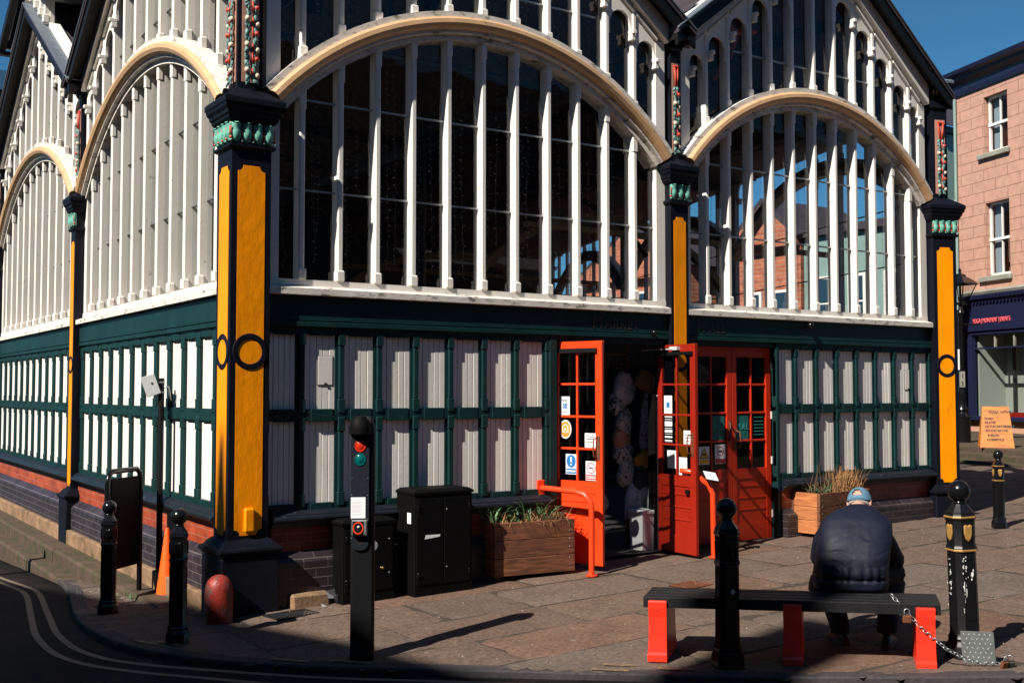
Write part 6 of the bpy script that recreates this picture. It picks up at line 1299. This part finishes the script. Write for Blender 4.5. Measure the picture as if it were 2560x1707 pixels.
# buildings farther away, seen between and through the glass
def house(label, x0, x1, y0, y1, z1, mw, roofz=None, wl=()):
    t = thing('background_building', ((x0+x1)/2, (y0+y1)/2, .3), label, 'building'); PM = Matrix.Translation(-Vector(t.location))
    b = MB(); b.box(x0, x1, y0, y1, -1, z1); o = build('wall', b, mw, None); o.parent = t; o.matrix_parent_inverse = PM
    r = MB()
    if roofz and roofz < 0:
        m = (y0+y1)/2; rz_ = -roofz; r.loft([[(x0-.3, y0-.3, z1), (x0-.3, y1+.3, z1), (x0-.3, m, rz_)], [(x1, y0-.3, z1), (x1, y1+.3, z1), (x1, m, rz_)]]); wgl = MB(); wgl.loft([[(x0-.33, y0, z1-.3), (x0-.33, y1, z1-.3), (x0-.33, y1, z1), (x0-.33, m, rz_-.25), (x0-.33, y0, z1)], [(x0-.02, y0, z1-.3), (x0-.02, y1, z1-.3), (x0-.02, y1, z1), (x0-.02, m, rz_-.25), (x0-.02, y0, z1)]]); o = build('gable', wgl, mw, None); o.parent = t; o.matrix_parent_inverse = PM
    elif roofz:
        m = (x0+x1)/2; r.loft([[(x0-.3, y0-.3, z1), (x1+.3, y0-.3, z1), (m, y0-.3, roofz)], [(x0-.3, y1, z1), (x1+.3, y1, z1), (m, y1, roofz)]]); wgl = MB(); wgl.loft([[(x0, y0-.31, z1), (x1, y0-.31, z1), (m, y0-.31, roofz-.3)], [(x0, y0-.33, z1), (x1, y0-.33, z1), (m, y0-.33, roofz-.3)]]); o = build('gable', wgl, mw, None); o.parent = t; o.matrix_parent_inverse = PM
    else: r.box(x0-.2, x1+.2, y0-.2, y1+.2, z1, z1+.25)
    o = build('roof', r, 'slate', None); o.parent = t; o.matrix_parent_inverse = PM
    for (a, c, z0_, z1_, sd_) in wl:
        f = MB()
        if sd_ == 'f': f.box(a, c, y0-.10, y0-.02, z0_, z1_); gl_ = (a+.1, c-.1, y0-.13, y0-.095)
        else: f.box(x0-.10, x0-.02, a, c, z0_, z1_); gl_ = None
        o = build('window', f, 'white', None); o.parent = t; o.matrix_parent_inverse = PM
        f = MB(); zm = (z0_+z1_)/2
        for q0, q1 in ((z0_+.1, zm-.04), (zm+.04, z1_-.1)):
            if sd_ == 'f': f.box(gl_[0], gl_[1], gl_[2], gl_[3], q0, q1)
            else: f.box(x0-.13, x0-.095, a+.1, c-.1, q0, q1)
        o2 = build('pane', f, 'lantern', None); o2.parent = o
    return t
house('orange red brick gabled house seen through the right front arch', 26.0, 30, 16.35, 19.4, 7.5, 'bgbrick', -9.0, [(16.8, 17.5, 4.2, 5.7, 'x'), (18.1, 18.8, 4.2, 5.7, 'x')])
house('second brick house with white windows seen through the left front arch', 26, 32, 21.8, 28.5, 7.0, 'bgbrick', -9.0, [(22.4, 23.3, 4.4, 6.2, 'x'), (24.2, 25.1, 4.4, 6.2, 'x'), (26.2, 27.1, 4.4, 6.2, 'x')])
house('low pale green building seen through the right end of the right arch', 26.0, 26.5, 11.6, 16.2, 7.4, 'palegreen', None, [(12.2, 12.9, 4.2, 6.0, 'x'), (13.6, 14.3, 4.2, 6.0, 'x'), (15.0, 15.7, 4.2, 6.0, 'x')])
house('tall pale green rendered building beside the pink stone building', 37.2, 46.0, 18.5, 20, 13.0, 'palegreen', None, [(38.0, 39.2, 8.6, 10.2, 'f')])
rf = MB(); rf.loft([[(37.0, 18.2, 13.3), (46, 18.2, 13.3), (46, 22, 16.6), (37.0, 22, 16.6)], [(37.0, 18.2, 13.26), (46, 18.2, 13.26), (46, 22, 16.4), (37.0, 22, 16.4)]]); 
o = [q for q in bpy.data.objects if q.get('label') and 'tall pale green' in q['label']][0]; r_ = build('roof', rf, 'slate', None); r_.parent = o; r_.matrix_parent_inverse = Matrix.Translation(-Vector(o.location))
# ------------------------------------------------------------------ street lamp, board
t = thing('street_lamp', (22.325, 7.816, .85), 'black heritage street lamp with a glass lantern in front of the navy shopfront', 'street lamp')
p = MB(); p.lathe([(.20, -.05), (.20, .62), (.22, .66), (.17, .70), (.13, .78), (.16, .85), (.13, .92), (.10, 1.1), (.12, 1.2), (.09, 1.3), (.075, 1.5), (.06, 3.3), (.085, 3.35), (.06, 3.40), (.05, 3.55), (.03, 3.6)], n=16); p.tube([(-.45, .2, 3.05), (.45, -.2, 3.05)], .018, 6); build('lamp_post', p, 'blackgloss', t, smooth=40)
l = MB(); l.loft([[(r_*cos(pi/4+pi/2*k), r_*sin(pi/4+pi/2*k), z) for k in range(4)] for r_, z in ((.12, 3.56), (.17, 3.58), (.17, 3.62), (.1, 3.63))]); l.loft([[(r_*cos(pi/4+pi/2*k), r_*sin(pi/4+pi/2*k), z) for k in range(4)] for r_, z in ((.44, 4.08), (.47, 4.10), (.22, 4.27), (.16, 4.29), (.13, 4.36), (.04, 4.38), (.03, 4.42), (.05, 4.45), (.015, 4.52))])
for k in range(4): a = pi/4+pi/2*k; l.tube([(.16*cos(a), .16*sin(a), 3.6), (.40*cos(a), .40*sin(a), 4.09)], .014, 5)
l.tube([(0, 0, 3.6), (0, 0, 4.05)], .03, 6); ln = build('lantern_frame', l, 'blackgloss', t)
l = MB(); l.loft([[(r_*cos(pi/4+pi/2*k), r_*sin(pi/4+pi/2*k), z) for k in range(4)] for r_, z in ((.155, 3.61), (.39, 4.08))], cap=False); build('lantern_glass', l, 'lglass', ln, recalc=False)
l = MB(); l.box(-.42, -.12, -.12, -.09, 1.87, 2.40); build('white_notice', l, 'paper', t).rotation_euler = (0, 0, radians(-25))
l = MB(); l.box(-.10, .04, -.10, -.08, 1.42, 1.83); nn_ = build('number_plate', l, 'stonetrim', t); nn_.rotation_euler = (0, 0, radians(-30))
text('1', .16, 'ink', nn_, 'lettering', frame4((-.065, -.105, 1.66), (1,0,0), (0,0,1)), .003); text('3', .16, 'ink', nn_, 'lettering', frame4((-.075, -.105, 1.46), (1,0,0), (0,0,1)), .003)
t = thing('sandwich_board', (20.75, 5.9, .85), 'orange plywood sandwich board with black handwritten lines on the shop terrace', 'sandwich board', rz=radians(-52))
H_b, W_b = .96, .74
for sx in (-1, 1):
    b = MB(); b.loft([[(-W_b/2, sx*.30, 0), (W_b/2, sx*.30, 0), (W_b/2, sx*.325, 0), (-W_b/2, sx*.325, 0)], [(-W_b/2*.78, sx*.01, H_b), (W_b/2*.78, sx*.01, H_b), (W_b/2*.78, sx*.035, H_b), (-W_b/2*.78, sx*.035, H_b)]])
    fc = build('board_panel', b, 'ply', t)
    if sx == -1:
        up_ = Vector((0, .29, H_b)).normalized()
        for s_, x, zz, sz in (('YOGA WITHIN', -.16, .84, .085), ('YOGA', -.26, .68, .075), ('PILATES', -.25, .59, .075), ('HATHA MOVEMENT', -.25, .49, .075), ('SOUND BATHS', -.24, .39, .075), ('EVENTS', -.20, .27, .075), ('COSMETICS', -.22, .17, .075)):
            o_ = Vector((x, -.325, 0)) + up_*zz + Vector((0, -.006, 0)); text(s_, sz, 'ink', fc, 'lettering', frame4(o_, (1, 0, 0), up_), .002, spacing=.92, bold=.002)
# ------------------------------------------------------------------ terrace across the road, behind the photographer: unseen, its roofline shaped to throw the shade on the kerb
_te, _ta = math.tan(SUN_EL), math.tan(SUN_AZ)
def skyline(x, y, z, X=-14): return (y - _ta*(x-X), z + (x-X)/cos(SUN_AZ)*_te)
EDGE = [(1.43, -3.70, .28), (1.05, -3.23, .27), (.8, -2.89, .27), (.67, -2.59, .26), (.53, -1.99, .26), (.44, -1.5, .26), (.15, -.70, .25), (-.02, -.34, .27), (-.02, -.10, .30)]
EDGE2 = [(.0, .42, .25), (.0, .98, .2), (-.454, 1.72, .155), (-.637, 3.09, .08), (-1.015, 4.82, -.015)]
pillar_shade_spike = [skyline(0, -.06, .6), skyline(0, .02, 1.1), skyline(0, .10, 1.7), skyline(0, .16, 1.92), skyline(0, .22, 1.75), skyline(0, .29, 1.2), skyline(0, .34, .7)]  # spike added to the roofline to drop a narrow shade on the corner pillar
ch_ = [(-8.52, 15.4), (-8.50, 17.3), (-7.70, 17.3), (-7.66, 15.15)]
prof = [(-60, 14.6), (-12, 14.9)] + ch_ + [skyline(*q) for q in EDGE] + pillar_shade_spike + [skyline(*q) for q in EDGE2] + [(6, 11.2), (14, 9.0), (14, -2), (-60, -2)]
prof = [prof[0]] + sorted(prof[1:-2]) + prof[-2:]
oc_ = MB(); oc_.loft([[(-14, y, z) for y, z in prof], [(-14.15, y, z) for y, z in prof]]); tb = thing('terrace_building', (-16, -8, 0), 'unseen tall brick terrace across the road, roofline shaped so its shadow falls over the kerb', 'building')
o = build('front_wall', oc_, 'bgbrick'); o.parent = tb; o.matrix_parent_inverse = Matrix.Translation(-Vector(tb.location))
oc_ = MB(); oc_.box(-22, -14.15, -60, 14, -2, 8.9); o = build('rear_wing', oc_, 'bgbrick'); o.parent = tb; o.matrix_parent_inverse = Matrix.Translation(-Vector(tb.location))
sbk = thing('sky_blocker_building', (8, -26, 0), 'unseen long brick building behind the camera, added to block sky light', 'building')  # added out of view to cut sky light and deepen the street's shade
oc_ = MB(); oc_.box(-12, 40, -34, -22, -1, 13); o = build('wall', oc_, 'bgbrick'); o.parent = sbk; o.matrix_parent_inverse = Matrix.Translation(-Vector(sbk.location))
for i in range(12):
    for z in (2, 5.6, 9.2):
        q = MB(); q.box(-10+4*i, -8.8+4*i, -21.99, -21.9, z, z+1.9); o = build('window', q, 'lantern'); o.parent = sbk; o.matrix_parent_inverse = Matrix.Translation(-Vector(sbk.location))
